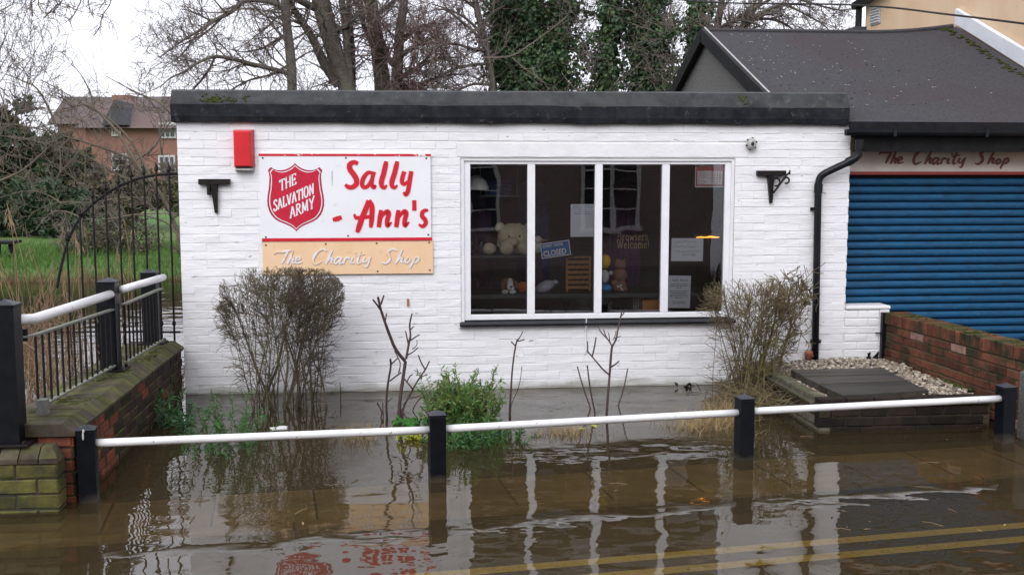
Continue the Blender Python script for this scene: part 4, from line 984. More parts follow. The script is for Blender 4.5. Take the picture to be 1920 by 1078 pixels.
mb = MB(); mb.lathe(c - V((0,0,.07)), [(.12,0),(.118,.03),(.09,.09),(.05,.125),(.02,.135),(.0,.137)], 18); mb.build('shade', M['white_fur'], ls, smooth=True)
m_ = MB(); m_.tube([c + V((0,0,.06)), V((c.x, c.y, 2.40))], .005, 6); m_.build('flex', M['black_iron'], ls)
mb = MB(); p = PW(935, 352, .55)
for q in range(4): mb.bbox(p.x-.13, p.x+.12, .48, .66, p.z-.07+q*.035, p.z-.07+q*.035+.031, .010)
st_ = thing('folded_jumpers', 'stack of folded dark blue jumpers above the cream bear', 'clothes', (p.x, .57, p.z-.09)); mb.build('jumper_stack', M['navy_cloth'], st_)
m_ = MB(); m_.box(p.x-.18, p.x+.20, .44, .68, p.z-.088, p.z-.0705); m_.build('shelf_board', M['shelf'], st_)
for x in (p.x-.17, p.x+.19): m_ = MB(); m_.tube([V((x,.66,p.z-.07)), V((x,.66,2.40))], .005, 5); m_.build('hanging_rod', M['grey_plastic'], st_)
p = PW(1003, 470, .30); mb = MB(); mb.ell(V((p.x, .36, LEDGE+.16)), (.09,.06,.15), 14, 10, jit=.15); tag(mb.build('purple_bag', M['purple_cloth'], smooth=True), 'purple cloth bag standing behind the closed sign', 'bag')
for k_, px in ((0, 884), (1, 903)):
    p = PW(px, 470, .36); g_ = MB(); g_.lathe(V((p.x,.36,SHZ)), [(.030,0),(.028,.004),(.006,.010),(.005,.05),(.020,.075),(.032,.11),(.033,.15),(.030,.15),(.028,.11),(.0,.07)], 14)
    tag(g_.build('glass_goblet', M['goblet'], smooth=True), ('clear glass goblet at the far left of the bear shelf', 'clear glass goblet beside the paw of the cream bear')[k_], 'goblet', 'glass goblets on the bear shelf')
p = PW(1327, 445, .75); lm = thing('reflection_strip', 'added glowing orange strip imitating a reflection in the fourth pane', 'reflection_strip', (p.x, .75, p.z-.03))  # added emissive strip imitating an outside light mirrored in the pane
m_ = MB(); m_.tube([V((p.x-.12,.75,p.z-.002)), V((p.x-.07,.75,p.z+.003)), V((p.x-.03,.75,p.z-.001)), V((p.x+.03,.75,p.z+.005)), V((p.x+.07,.75,p.z)), V((p.x+.12,.75,p.z))], [.002,.005,.004,.007,.006,.002], 8); m_.build('tube', M['reflection_glow'], lm)
m_ = MB(); m_.box(p.x-.14, p.x+.14, .762, .80, p.z-.03, p.z+.03); m_.build('added_strip_backing', M['shelf'], lm)  # added backing and rod, only there to carry the glowing strip
m_ = MB(); m_.tube([V((p.x,.78,p.z+.03)), V((p.x,.78,2.40))], .006, 6); m_.build('added_strip_rod', M['black_iron'], lm)
p = at(765, 567, -.01); m_ = MB(); m_.bbox(p.x-.009, p.x+.009, -.016, .004, p.z-.034, p.z+.034, .003); tag(m_.build('rusty_plug', M['terracotta']), 'small rusty plug set in the white wall left of the window', 'plug')
# notices
def notice(name, label, x0, y0, x1, y1, m, tilt=0, Y=GY+.012, cat='notice'):
    a, b = at(x0, y0, Y), at(x1, y1, Y); c = V(((a.x+b.x)/2, Y, (a.z+b.z)/2)); t = thing(name, label, cat, c)
    m_ = MB(); m_.box(-(b.x-a.x)/2, (b.x-a.x)/2, 0, .002, (b.z-a.z)/2, -(b.z-a.z)/2)
    R = Matrix.Rotation(-tilt, 4, 'Y')
    m_.v = [R @ v + c for v in m_.v]; m_.build('sheet', m, t)
    return t, c, (b.x-a.x), (a.z-b.z), R
def place(mb, R, c):
    mb.v = [R @ v + c for v in mb.v]; return mb
def dashes(mb, x0, x1, z, h, y, words=4):
    x = x0
    while x < x1 - .004:
        w_ = rnd.uniform(.012,.03); mb.box(x, min(x+w_, x1), y, y+.0006, z, z+h); x += w_ + .007
t, c, W_, H_, R = notice('paper_notice', 'white paper notice with faint print in the second pane', 1070, 383, 1113, 444, M['paper'])
m_ = MB(); 
for q, ln in enumerate((.9,.9,.35,.7,.8)): dashes(m_, -W_/2*ln*.9, W_/2*ln*.9, H_/2 - .022 - q*.018, .005, -.001)
place(m_, R, c).build('print', M['pale_ink'], t)
t, c, W_, H_, R = notice('closed_sign', 'tilted blue and white closed sign in the second pane', 1014, 453.5, 1069, 481.5, M['letter_white'], math.radians(8), cat='sign')
m_ = MB(); m_.box(-W_/2+.008, W_/2-.008, -.0012, -.0002, -H_/2+.008, H_/2-.008); place(m_, R, c).build('ground', M['blue_card'], t)
m_ = MB(); text_mb('CLOSED', .074, (-W_/2+.018, -.0012, -H_/2+.018), m_, bold=.0018, xs=.80); text_mb("SORRY WE'RE", .036, (-W_/2+.018, -.0012, H_/2-.042), m_, bold=.0005, xs=.88)
place(m_, R, c).build('lettering', M['letter_white'], t)
t, c, W_, H_, R = notice('paper_notice', 'landscape handwritten paper notice in the fourth pane', 1259, 447, 1318, 489.5, M['paper'], math.radians(-.6))
m_ = MB(); 
for q, (a_, b_) in enumerate(((-.40,.30),(-.44,.30),(-.42,.40))):
    pts = [(-W_*.0 + W_*(a_ + (b_-a_)*i/26), H_/2 - .035 - q*.045 + rnd.uniform(-.009,.009), .0035) for i in range(27)]
    ribbon(m_, pts, -.001, 0, 0, 2)
text_mb('10-4 30p', .04, (-.06, -.0005, -H_/2+.05), m_, shear=.3)
place(m_, R, c).build('handwriting', M['pale_ink'], t)
t, c, W_, H_, R = notice('paper_notice', "portrait printed notice headed Sally Ann's at the foot of the fourth pane", 1253, 517, 1294, 577, M['paper'], math.radians(-1.2))
m_ = MB(); text_mb("Sally Ann's", .036, (-.075, -.0005, H_/2-.055), m_, shear=.25)
for q, ln in enumerate((.9,.95,.3,0,.95,.8,.9,.95,.35,0,.7,.6)):
    if ln: dashes(m_, -W_/2*ln*.85, W_/2*ln*.85, H_/2 - .085 - q*.0165, .006, -.001)
place(m_, R, c).build('print', M['ink'], t)
t, c, W_, H_, R = notice('opening_hours_sign', 'red and cream opening hours card in the top corner of the fourth pane', 1304, 307.5, 1358, 351.5, M['letter_white'], cat='sign')
m_ = MB(); m_.box(-W_/2+.006, W_/2-.006, -.0012, -.0002, H_/2-.064, H_/2-.004); m_.box(-W_/2+.006, -W_/2+.0195, -.0012, -.0002, -H_/2+.012, H_/2-.0645); m_.box(W_/2-.0195, W_/2-.006, -.0012, -.0002, -H_/2+.012, H_/2-.0645)
m_.box(-W_/2+.0185, W_/2-.0185, -.0012, -.0002, -H_/2+.012, -H_/2+.026); place(m_, R, c).build('border', M['red_card'], t)
m_ = MB(); text_mb('OPENING HOURS', .026, (-W_/2+.035, -.0014, H_/2-.030), m_); place(m_, R, c).build('heading', M['letter_white'], t)
m_ = MB()
for q, dname in enumerate(('MONDAY','TUESDAY','WEDNESDAY','THURSDAY','FRIDAY','SATURDAY','SUNDAY')):
    z_ = H_/2 - .075 - q*.0195; text_mb(dname, .017, (-W_/2+.024, -.0006, z_), m_)
    if q < 6:
        for x_ in (.015,.04,.065,.09): m_.box(x_, x_+.014, -.001, -.0004, z_, z_+.010)
    else: text_mb('CLOSED', .017, (.02, -.0006, z_), m_)
place(m_, R, c).build('print', M['red_card'], t)

# ================================================================== left brick wall, pier and railing
lw = thing('river_wall', 'dark wet brick wall with mossy coping running from the shop to the road', 'wall', (-3.2, -1.6, 0))
X1 = -3.0; CZ = .42
mb = MB(); mb.box(-3.42, X1-.010, -3.20, -.02, -.6, CZ-.002); mb.build('core', M['dark_mortar'], lw)
Rz = Matrix.Rotation(math.pi/2, 4, 'Z')
for r in range(-1, 6):
    z = r * .0755 - .032; y = -3.205 - (0 if r % 2 else .112)
    while y < -.03:
        a, b = max(y + .004, -3.205), min(y + .222, -.022); y += .226
        if b - a < .03: continue
        m_ = M['orange_brick'] if (a < -2.3 and rnd.random() < .5) or rnd.random() < .05 else M['wet_brick']
        me = brick_mesh('brick', b - a, .0675, .10, m_)
        # face turned to +x : local -y -> +x
        o = put(me, 'brick', lw, (X1 + rnd.uniform(-.003,.003), a, z), (rnd.uniform(-.01,.01), 0, math.pi/2 + rnd.uniform(-.01,.01)))
for r in range(-1, 6):     # end face towards the road
    z = r * .0755 - .032; x = -3.42
    for a, b in ((-3.42,-3.22),(-3.21,-3.012)) if r % 2 else ((-3.42,-3.32),(-3.31,-3.10),(-3.09,-3.012)):
        put(brick_mesh('brick', b - a, .0675, .06, M['orange_brick']), 'brick', lw, (a, -3.208, z))
y = -3.235
while y < -.05:              # coping bricks laid across, chamfered towards the street
    wd = rnd.uniform(.100,.112); o_ = rnd.uniform(-.004,.005); top = CZ + .078 + rnd.uniform(-.003,.004)
    m_ = MB(); pr = [(-3.45,CZ),(X1+.018+o_,CZ),(X1+.020+o_,CZ+.022),(X1-.060+o_,top),(-3.45,top)]
    yb_ = min(y + wd - .006, -.03); c = .004
    pin = [(-3.447,CZ),(X1+.014+o_,CZ),(X1+.015+o_,CZ+.020),(X1-.062+o_,top-.004),(-3.447,top-.004)]
    n = 5; vs = [V((q[0],y,q[1])) for q in pin] + [V((q[0],y+c,q[1])) for q in pr] + [V((q[0],yb_-c,q[1])) for q in pr] + [V((q[0],yb_,q[1])) for q in pin]
    fs = [tuple(range(n-1,-1,-1)), tuple(range(3*n,4*n))]
    for k in range(3): fs += [(k*n+i, k*n+(i+1)%n, (k+1)*n+(i+1)%n, (k+1)*n+i) for i in range(n)]
    m_.add(vs, fs); m_.build('coping_brick', M['coping_brick'], lw); y += wd
mb = MB()
for _ in range(260):
    p = V((rnd.uniform(-3.42,-3.06), rnd.uniform(-3.0,-.1), CZ+.078)); 
    if noise.noise(p*3.1) < .02: continue
    mb.ell(p, (rnd.uniform(.008,.03), rnd.uniform(.008,.03), rnd.uniform(.003,.010)), 6, 4)
tag(mb.build('moss', M['moss'], lw), kind='stuff')
pr_ = thing('brick_pier', 'squat green-slimed brick pier under the nearest railing post', 'pier', (-3.6, -3.30, 0))
PXR, PYF, PT = -3.045, -3.385, .385
mb = MB(); mb.box(-4.6, PXR-.010, PYF+.009, -3.22, -.6, PT-.09); mb.build('core', M['dark_mortar'], pr_)
for r in range(-1, 4):
    z = r * .0925 - .072; x = PXR - (0 if r % 2 else .12)
    first = True
    if r % 2 == 0: put(brick_mesh('brick', .112, .083, .08, M['pier_brick']), 'brick', pr_, (PXR-.114, PYF, z))
    x = PXR - (.0 if r % 2 else .122)
    while x > -4.6:
        b = x - .002; a = x - .236; x -= .242
        put(brick_mesh('brick', b - a, .083, .09, M['pier_brick'], .009, .007, .005), 'brick', pr_, (a, PYF + rnd.uniform(-.004,.004), z), (0, rnd.uniform(-.012,.012), 0))
    put(brick_mesh('brick', .150, .083, .05, M['pier_brick']), 'brick', pr_, (PXR, PYF+.006, z), (0,0,math.pi/2))
x = PXR + .004
while x > -4.5:              # chamfered plinth bricks on top
    wd = .112 if x > PXR else rnd.uniform(.105,.118); a, b = x - wd + .007, x
    m_ = MB(); pr2 = [(PYF-.008,.297),(PYF-.006,.325),(PYF+.060,PT),(-3.245,PT),(-3.245,.297)]
    vs = [V((a,q,z)) for q,z in pr2] + [V((b,q,z)) for q,z in pr2]; n = 5
    if x == PXR + .004:
        for i in (n+2, n+3): vs[i].x -= .045
    m_.add(vs, [tuple(range(n)), tuple(range(2*n-1,n-1,-1))] + [((i+1)%n,i,i+n,(i+1)%n+n) for i in range(n)]); m_.build('coping_brick', M['coping_brick'], pr_); x -= wd

def square_post(mb, c, w_, z0, z1, cap=.03, ov=.006):
    h = w_/2; mb.bbox(c.x-h, c.x+h, c.y-h, c.y+h, z0, z1-cap-.012, .004)
    q = h + ov; zc = z1 - cap
    vs = [V((c.x-q,c.y-q,zc-.011)),V((c.x+q,c.y-q,zc-.011)),V((c.x+q,c.y+q,zc-.011)),V((c.x-q,c.y+q,zc-.011)),V((c.x-q,c.y-q,zc)),V((c.x+q,c.y-q,zc)),V((c.x+q,c.y+q,zc)),V((c.x-q,c.y+q,zc)),V((c.x,c.y,z1))]
    mb.add(vs, [(3,2,1,0),(0,1,5,4),(1,2,6,5),(2,3,7,6),(3,0,4,7),(4,5,8),(5,6,8),(6,7,8),(7,4,8)])
ra = thing('railing', 'black iron railing with white handrails on the mossy river wall', 'railing', (-3.27, -1.7, .5))
posts = [(V((-3.335,-3.26,0)), .40, 1.262), (V((-3.235,-1.45,0)), .50, 1.215), (V((-3.225,-.16,0)), .50, 1.165)]
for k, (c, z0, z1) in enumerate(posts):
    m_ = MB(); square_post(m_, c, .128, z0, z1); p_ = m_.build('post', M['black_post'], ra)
    m_ = MB(); zz = .388 if k == 0 else .5; m_.bbox(c.x-.10, c.x+.12, c.y-.10, c.y+.10, zz, zz+.014, .003)
    for s in (-1,1): m_.tube([V((c.x+.092,c.y+s*.075,zz+.014)), V((c.x+.092,c.y+s*.075,zz+.034))], .014, 6)
    m_.build('base_plate', M['black_iron'], p_)
def hr(a, b): return [at(*a), at(*b)]
r1 = [V((-3.27,-3.20,1.135)), V((-3.245,-3.02,1.135)), V((-3.22,-2.4,1.130)), V((-3.205,-1.52,1.100))]
r1[0] = at(34,599,-3.20); r1[1] = at(64,598,-3.02); r1[3] = at(207,552,-1.52); r1[2] = (r1[1]*.6 + r1[3]*.4)
mb = MB(); mb.tube(r1, .032, 12); mb.build('handrail', M['white_metal'], ra, smooth=True)
r2 = [at(229,543,-1.38), at(306,520,-.22)]; mb = MB(); mb.tube(r2, .030, 12); mb.build('handrail', M['white_metal'], ra, smooth=True)
def panel(a, b, zb, n, lead=None):
    m_ = MB(); top = ([lead] if lead else []) + [a, b]
    for i in range(len(top)-1): m_.bar(top[i], top[i+1], .040, .012)
    m_.build('top_bar', M['rail_moss'], ra)
    m_ = MB(); m_.bar(V((a.x,a.y,zb)), V((b.x,b.y,zb)), .034, .012); m_.build('bottom_bar', M['rail_moss'], ra)
    for i in range(n):
        t = (i + .3) / (n - .2); p = a.lerp(b, t); m_ = MB(); m_.tube([V((p.x,p.y,zb + (-.10 if lead and i == 0 else 0))), V((p.x,p.y,p.z))], .0085, 6); m_.build('bar', M['black_iron'], ra)
panel(at(62,629,-3.0), at(211,580,-1.50), .545, 14, at(38,632,-3.18))
panel(at(231,571,-1.38), at(302,541,-.24), .545, 11)
mb = MB(); c = at(47,627,-3.12); mb.tube([c + V((0,0,.035)), c - V((0,0,.04))], .016, 8); mb.build('bolt', M['black_iron'], ra)
c = at(80,750,-2.98); mb = MB(); mb.bbox(c.x-.03, c.x+.03, c.y-.03, c.y+.03, .50, .60, .003); mb.build('foot', M['rail_moss'], ra)

# barrier along the pavement
ba = thing('barrier', 'low pavement barrier of black posts joined by a white tube rail', 'barrier', (.3, -2.8, -.1))
bp_ = [(V((-2.929,-3.176,0)),.478),(V((-.787,-2.952,0)),.470),(V((1.376,-2.639,0)),.466),(V((3.469,-2.365,0)),.450)]
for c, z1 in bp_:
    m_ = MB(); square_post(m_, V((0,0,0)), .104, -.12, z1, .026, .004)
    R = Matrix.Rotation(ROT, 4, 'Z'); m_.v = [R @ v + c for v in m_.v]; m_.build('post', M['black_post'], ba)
for k, (za, zb) in enumerate(((.358,.338),(.340,.334),(.338,.332))):
    a, b = bp_[k][0], bp_[k+1][0]; d_ = (b - a).normalized()
    m_ = MB(); p, q = a + d_*.045 + V((0,0,za)), b - d_*.045 + V((0,0,zb))
    m_.tube([p.lerp(q, i/8) + V((0,0,.003*noise.noise(V((k+i*.4,2,1))))) for i in range(9)], .0255, 12); m_.build('rail', M['white_metal'], ba, smooth=True)
m_ = MB(); p = bp_[0][0] + V((-.004,-.062,.42)); m_.ell(p, (.006,.003,.028), 6, 5); m_.ell(p + V((.004,-.002,.03)), (.007,.004,.012), 6, 5); m_.build('splash', M['dropping'], ba)

# ================================================================== right: raised bed, garden wall
bed = thing('raised_bed', 'raised brick-edged gravel bed against the shop at the right', 'garden bed', (2.9, -1, 0))
BX0, BY0, BZ = 2.215, -1.905, .205
ex = at(2.0 and 1432, 762, -.9).x
mb = MB(); mb.box(BX0+.012, 3.62, BY0+.012, .0, -.4, .16); mb.build('core', M['earth'], bed)
for r in range(-1, 3):
    z = .205 - .10 - (1 - r) * .0765 if False else .107 - (r) * .0765
    x = BX0 - (.0 if r % 2 else .11)
    while x < 3.60:
        a, b = max(x, BX0), min(x + .218, 3.60); x += .226
        if b - a > .03: put(brick_mesh('brick', b - a, .069, .09, M['black_wet_brick']), 'brick', bed, (a, BY0 + rnd.uniform(-.003,.003), z), (0, rnd.uniform(-.008,.008), 0))
    y = BY0 + .1 if r % 2 else BY0
    while y < -.3:
        b = min(y + .218, -.02); L = b - y
        put(brick_mesh('brick', L, .069, .09, M['stone_cap'] if r else M['wet_brick']), 'brick', bed, (BX0, b, z), (0,0,-math.pi/2)); y += .226
mb = MB(); mb.bbox(BX0-.012, 3.60, BY0-.010, BY0+.11, .180, .206, .008); mb.build('kerb', M['black_wet_brick'], bed)
mb = MB(); mb.bbox(BX0-.014, BX0+.115, BY0+.112, -.06, .181, .209, .008); mb.build('kerb', M['stone_cap'], bed)
mb = MB()
for _ in range(4200):
    x, y = rnd.uniform(BX0+.10, 3.60), rnd.uniform(BY0+.10, -.015); r = rnd.uniform(.008,.019)
    z = .175 + .050 * (1 - math.exp(-(x - BX0 - .1) * 2.5)) + .02*noise.noise(V((x*3, y*3, 0))) + rnd.uniform(-.006,.010)
    u = rnd.random(); Rm = Matrix.Rotation(rnd.uniform(0,3), 3, 'Z') @ Matrix.Rotation(rnd.uniform(-.7,.7), 3, 'X')
    mb.ell(V((x,y,z)), (r*1.3, r, r*.7), 6, 4, rot=Rm, mi=0 if u < .48 else (1 if u < .74 else 2))
gv = mb.build('gravel', [M['pebble'], M['pebble2'], M['pebble3']]); tag(gv, 'mixed tan and white gravel filling the raised bed', 'gravel', kind='stuff')
cn = [onz(1482,693,.262), onz(1655,690,.262), onz(1742,733,.262), onz(1580,742,.262)]
hatch = thing('hatch_cover', 'flat dark wooden hatch cover lying in the gravel', 'hatch', (cn[0] + cn[2]) / 2 - V((0,0,.07)))
NB = 7
for i in range(NB):
    a, b = (i + .05) / NB, (i + .95) / NB; dz = rnd.uniform(-.004,.004)
    q = [cn[0].lerp(cn[3], a), cn[1].lerp(cn[2], a), cn[1].lerp(cn[2], b), cn[0].lerp(cn[3], b)]
    m_ = MB(); m_.add([p + V((0,0,-.055)) for p in q] + [p + V((0,0,dz)) for p in q], [(7,6,5,4),(4,5,1,0),(5,6,2,1),(6,7,3,2),(7,4,0,3),(0,1,2,3)]); 
    m_.f = [tuple(reversed(f)) for f in m_.f]; m_.build('plank', M['cast_iron'], hatch)
gw = thing('garden_wall', 'low weathered red brick garden wall beside the gravel bed', 'wall', (3.75, -1.1, 0))
GX0, GX1, GYE = 3.60, 3.71, -2.20       # face line from (3.60, -.05) to (3.71, -2.2)
gd = V((GX1-GX0, GYE+.05, 0)); gl_ = gd.length; gd.normalize(); gn = V((-gd.y, gd.x, 0))   # along the wall towards the road; gn points away (+x)
def gpt(s, n_, z): return V((GX0,-.05,0)) + gd*s + gn*n_ + V((0,0,z))
ang = math.atan2(gd.y, gd.x)
mb = MB(); vs = [gpt(s,n_,z) for z in (-.4,.56) for s,n_ in ((.004,.012),(gl_-.004,.012),(gl_-.004,.21),(.004,.21))]
mb.add(vs, [(0,1,5,4),(1,2,6,5),(2,3,7,6),(3,0,4,7),(4,5,6,7)]); mb.f = [tuple(f) for f in mb.f]; mb.build('core', M['mortar'], gw)
for r in range(0, 8):
    z = .085 + r * .0600; hgt = .054; z = .565 - (8 - r) * .0755
    s = -(0 if r % 2 else .112)
    while s < gl_:
        a, b = max(s, 0), min(s + .220, gl_); s += .226
        if b - a < .03: continue
        m_ = M['pale_brick'] if rnd.random() < .05 else M['red_brick']
        put(brick_mesh('brick', b - a, .067, .09, m_, .006, .005, .003), 'brick', gw, gpt(a, rnd.uniform(-.004,.004), z), (0, rnd.uniform(-.008,.008), ang + rnd.uniform(-.008,.008)))
    for n_ in (.012, .115): # end face
        put(brick_mesh('brick', .095, .067, .06, M['red_brick']), 'brick', gw, gpt(gl_ + .004, n_, z), (0,0,ang + math.pi/2))
s = 0.0
while s < gl_ - .03:
    wd = rnd.uniform(.070,.078); m_ = MB(); e = rnd.uniform(-.006,.006); t_ = .675 + rnd.uniform(-.006,.005)
    for (sa_, ea_, ca) in ((s+.003, s+wd-.003, .006),):
        def ring(n0, i): return [gpt(sa_+i, n0, .5665+i), gpt(ea_-i, n0, .5665+i), gpt(ea_-i, n0, t_-i), gpt(sa_+i, n0, t_-i)]
        vs = ring(-.008+e, ca) + ring(-.001+e, 0) + ring(.212, 0) + ring(.219, ca)
        fs = [(0,1,2,3),(15,14,13,12)] + [(k*4+4+i, k*4+4+(i+1)%4, k*4+(i+1)%4, k*4+i) for k in range(3) for i in range(4)]
        m_.add(vs, fs)
    m_.build('coping_brick', M['pale_brick'] if rnd.random() < .05 else M['red_brick'], gw); s += wd
mb = MB()
for _ in range(170):
    p = gpt(rnd.uniform(.02, gl_), rnd.uniform(.0,.2), .676); 
    if noise.noise(p*4) > -.05: mb.ell(p, (rnd.uniform(.008,.025), rnd.uniform(.008,.025), rnd.uniform(.003,.009)), 6, 4)
for _ in range(50): p = gpt(rnd.uniform(1.0,1.5), -.03 + rnd.uniform(-.06,.02), .225); mb.ell(p, (.02,.02,.014), 6, 4)
tag(mb.build('moss', M['moss'], gw), kind='stuff')
gpz = MB(); q0 = V((3.66,-2.30,0)); gpz.bbox(3.655, 4.1, -2.42, -2.225, -.3, .52, .02)
tag(gpz.build('gate_pier', M['roughcast']), 'pebbly roughcast pier end at the far right edge behind the last post', 'pier')
# little black litter at hinge foot
mb = MB(); c = at(1636, 672, -.05)
for _ in range(16): mb.leaf(c + V((rnd.uniform(-.06,.05), rnd.uniform(-.05,.02), rnd.uniform(-.02,.03))), V((rnd.uniform(-1,1), rnd.uniform(-1,1), rnd.uniform(-.2,.8))), V((0,-1,.3)), .06, .03)
tag(mb.build('leaf_litter', M['black_iron']), 'small clump of black dead leaves at the foot of the hinge board', 'leaf clump')

# overhead cable
pts = [at(1120,-26,9), at(1300,3,7.2), at(1600,10,4.2), at(1780,28,2.4), at(1960,50,.6)]
mb = MB(); mb.tube([tuple(p) for p in spline([tuple(p) for p in pts], 6)], .012, 6); tag(mb.build('overhead_cable', M['cable']), 'thin black telephone cable crossing the sky above the annexe roof', 'cable')

# curved spear-topped fence over the river
sf = thing('spear_fence', 'tall black iron fence with spear tops and a curved top rail', 'fence', (-3.5, .12, 0))
FY = .12
mb = MB(); cur = [(334,326),(310,327),(290,329),(268,333),(245,340),(222,350),(200,363),(180,378),(162,394),(147,413),(135,434),(126,456),(119,482),(112,512),(107,540)]
mb.tube([tuple(at(x,y,FY)) for x, y in spline(cur, 2)], .013, 6); mb.build('top_rail', M['black_iron'], sf)
mb = MB(); mb.bar(at(100,622,FY), at(338,622,FY), .03, .012); mb.build('bottom_rail', M['black_iron'], sf)
for px, ty in ((126,432),(150,386),(174,352),(198,338),(222,326),(246,314),(270,309),(293,303),(317,303)):
    t = at(px, ty, FY); m_ = MB(); m_.tube([V((t.x,FY-.02,-.3)), V((t.x,FY-.02,t.z-.09))], .010, 6)
    m_.tube([V((t.x,FY-.02,t.z-.09)), V((t.x,FY-.02,t.z-.075)), V((t.x,FY-.02,t.z-.06)), V((t.x,FY-.02,t.z))], [.010,.022,.018,.001], 6)
    zk = at(px, 606, FY).z; m_.ell(V((t.x,FY-.02,zk)), (.018,.018,.03), 6, 5); m_.build('spear_bar', M['black_iron'], sf)

# ================================================================== vegetation helpers
def unit(): 
    while True:
        q = V((rnd.uniform(-1,1), rnd.uniform(-1,1), rnd.uniform(-1,1)))
        if .05 < q.length < 1: return q.normalized()
def grow(mb, p, d, L, r, lvl, n=4, wob=.25, kids=5, up=.0, kr=.55, kl=.55, spread=.8, minr=.002, mi=0, twig_mi=None):
    segs = 5 if lvl > 0 else 4
    pts = [p]; dd = d.normalized(); sl = L / segs
    for i in range(segs):
        dd = (dd + unit() * wob + V((0,0,up))).normalized(); pts.append(pts[-1] + dd * sl)
    mb.tube(pts, [max(minr, r * (1 - .75 * i / segs)) for i in range(segs+1)], n if lvl > 1 else 3, False, mi if (lvl > 0 or twig_mi is None) else twig_mi)
    if lvl <= 0: return
    for k in range(kids):
        t = rnd.uniform(.15, 1) * segs; i = min(segs-1, int(t)); q = pts[i].lerp(pts[i+1], t - i)
        ax = (pts[i+1] - pts[i]).normalized(); nd = (ax + (unit() - ax * .2) * spread).normalized()
        grow(mb, q, nd, L * kl * rnd.uniform(.6,1.25), r * kr * (1 - .5*t/segs), lvl-1, n, wob, kids, up, kr, kl, spread, minr, mi, twig_mi)
def limb(mb, px, Y, rad=None, n=7, dens=0, twig=None, lv=2, tl=1.0, ydrift=0):
    """a drawn limb: (x, y, width in photo pixels) at depth Y, with twigs sprouting along it"""
    pts = []; rr = []
    for k, (x, y, wd) in enumerate(px):
        Yk = Y + ydrift * k; p = at(x, y, Yk); pts.append(tuple(p)); rr.append(max(.003, wd * (.40 if wd > 14 else .5) * (p - CAM).length / 2000))
    sp = spline([p + (r,) for p, r in zip(pts, rr)], 4)
    mb.tube([q[:3] for q in sp], [q[3] for q in sp], n, False)
    if dens:
        for _ in range(dens):
            i = rnd.randrange(1, len(sp)-1); q = V(sp[i][:3]); ax = (V(sp[i+1][:3]) - V(sp[i-1][:3])).normalized()
            nd = (ax * .5 + unit() + V((0,0,.25))).normalized(); r0 = min(sp[i][3] * .5, .022)
            grow(twig or mb, q, nd, tl * rnd.uniform(.5,1.3), max(.005, r0), lv, 4, .3, 4, .02, .55, .6, .85, .0035)
    return sp
def tree(label, cat, base_px, Y, group=None):
    p = at(base_px, 300, Y); return thing('bare_tree', label, cat, (p.x, Y, .3), group)

# bare trees behind the shop
def bare_tree(label, Y, limbs, extra=(), twigm='twig', lv=2):
    x, y, wd = limbs[0][0][0]; p = at(x, 300, Y)
    t = thing('bare_tree', label, 'tree', (p.x, Y, .2), 'bare trees behind the shop')
    tk = MB(); tw = MB()
    for px, dens, tl, n in limbs: limb(tk, px, Y, n=n, dens=dens, twig=tw, tl=tl, lv=lv, ydrift=0 if n > 6 else rnd.uniform(-.25,.25))
    tk.build('trunk', M['bark'], t, smooth=True); tw.build('crown', M[twigm], t); return t
base = lambda x, w_: (x, 420, w_)
bare_tree('slim straight bare tree standing alone left of the leaning trunks', 11.0, [
    ([(552,420,24),(548,180,22),(545,110,22),(538,50,20),(534,-10,19),(528,-150,15),(522,-300,9),(515,-420,3)], 30, 1.5, 8),
    ([(536,18,11),(510,5,9),(460,2,9),(435,22,8),(405,38,7),(370,60,5),(335,82,3),(300,108,1.5)], 26, .8, 5),
    ([(420,30,5),(388,60,4),(355,78,3),(325,92,2),(290,112,1)], 18, .7, 4), ([(400,42,5),(372,28,4),(345,18,2)], 10, .7, 4), ([(372,62,4),(350,92,3),(330,112,2),(300,130,1)], 14, .6, 4),
    ([(540,138,10),(510,130,9),(470,120,8),(430,110,7),(400,107,6),(372,118,5),(345,135,4),(318,148,3),(300,165,1.5)], 24, .8, 5),
    ([(402,110,6),(388,138,5),(365,165,4),(350,185,3)], 10, .6, 4), ([(545,60,7),(515,78,6),(490,92,5),(455,98,3),(430,92,2)], 16, .7, 4),
    ([(545,120,7),(510,140,6),(470,150,5),(440,165,4),(410,185,3)], 16, .7, 4)])
bare_tree('heavy dark bare tree leaning left behind the roof', 12.0, [
    ([(690,420,52),(655,190,42),(640,140,40),(622,80,40),(608,30,42),(598,-20,40),(585,-140,34),(570,-280,24),(560,-420,10)], 24, 1.4, 9),
    ([(636,160,26),(608,120,22),(590,80,19),(572,50,17),(552,20,15),(535,-10,12),(510,-60,8),(490,-120,4)], 30, 1.1, 7),
    ([(660,190,16),(653,110,14),(647,50,13),(640,-10,12),(636,-120,8),(630,-240,4)], 20, 1.1, 7),
    ([(600,20,14),(570,6,12),(545,-6,10),(500,-30,8),(450,-50,5)], 22, 1.0, 6), ([(630,60,10),(660,40,8),(690,10,6),(720,-30,4)], 16, 1, 5)])
bare_tree('thick upright bare trunk behind the middle of the sign', 13.0, [
    ([(722,420,46),(718,180,40),(712,120,36),(704,60,32),(696,0,28),(690,-100,24),(686,-240,16),(680,-400,6)], 26, 1.4, 9),
    ([(662,200,15),(660,110,13),(656,40,11),(652,-30,9),(650,-140,5)], 18, 1, 6), ([(712,110,10),(690,70,8),(676,30,7),(668,-20,5)], 14, .9, 5),
    ([(700,30,10),(725,14,8),(748,-8,6),(780,-40,3)], 14, 1, 5)])
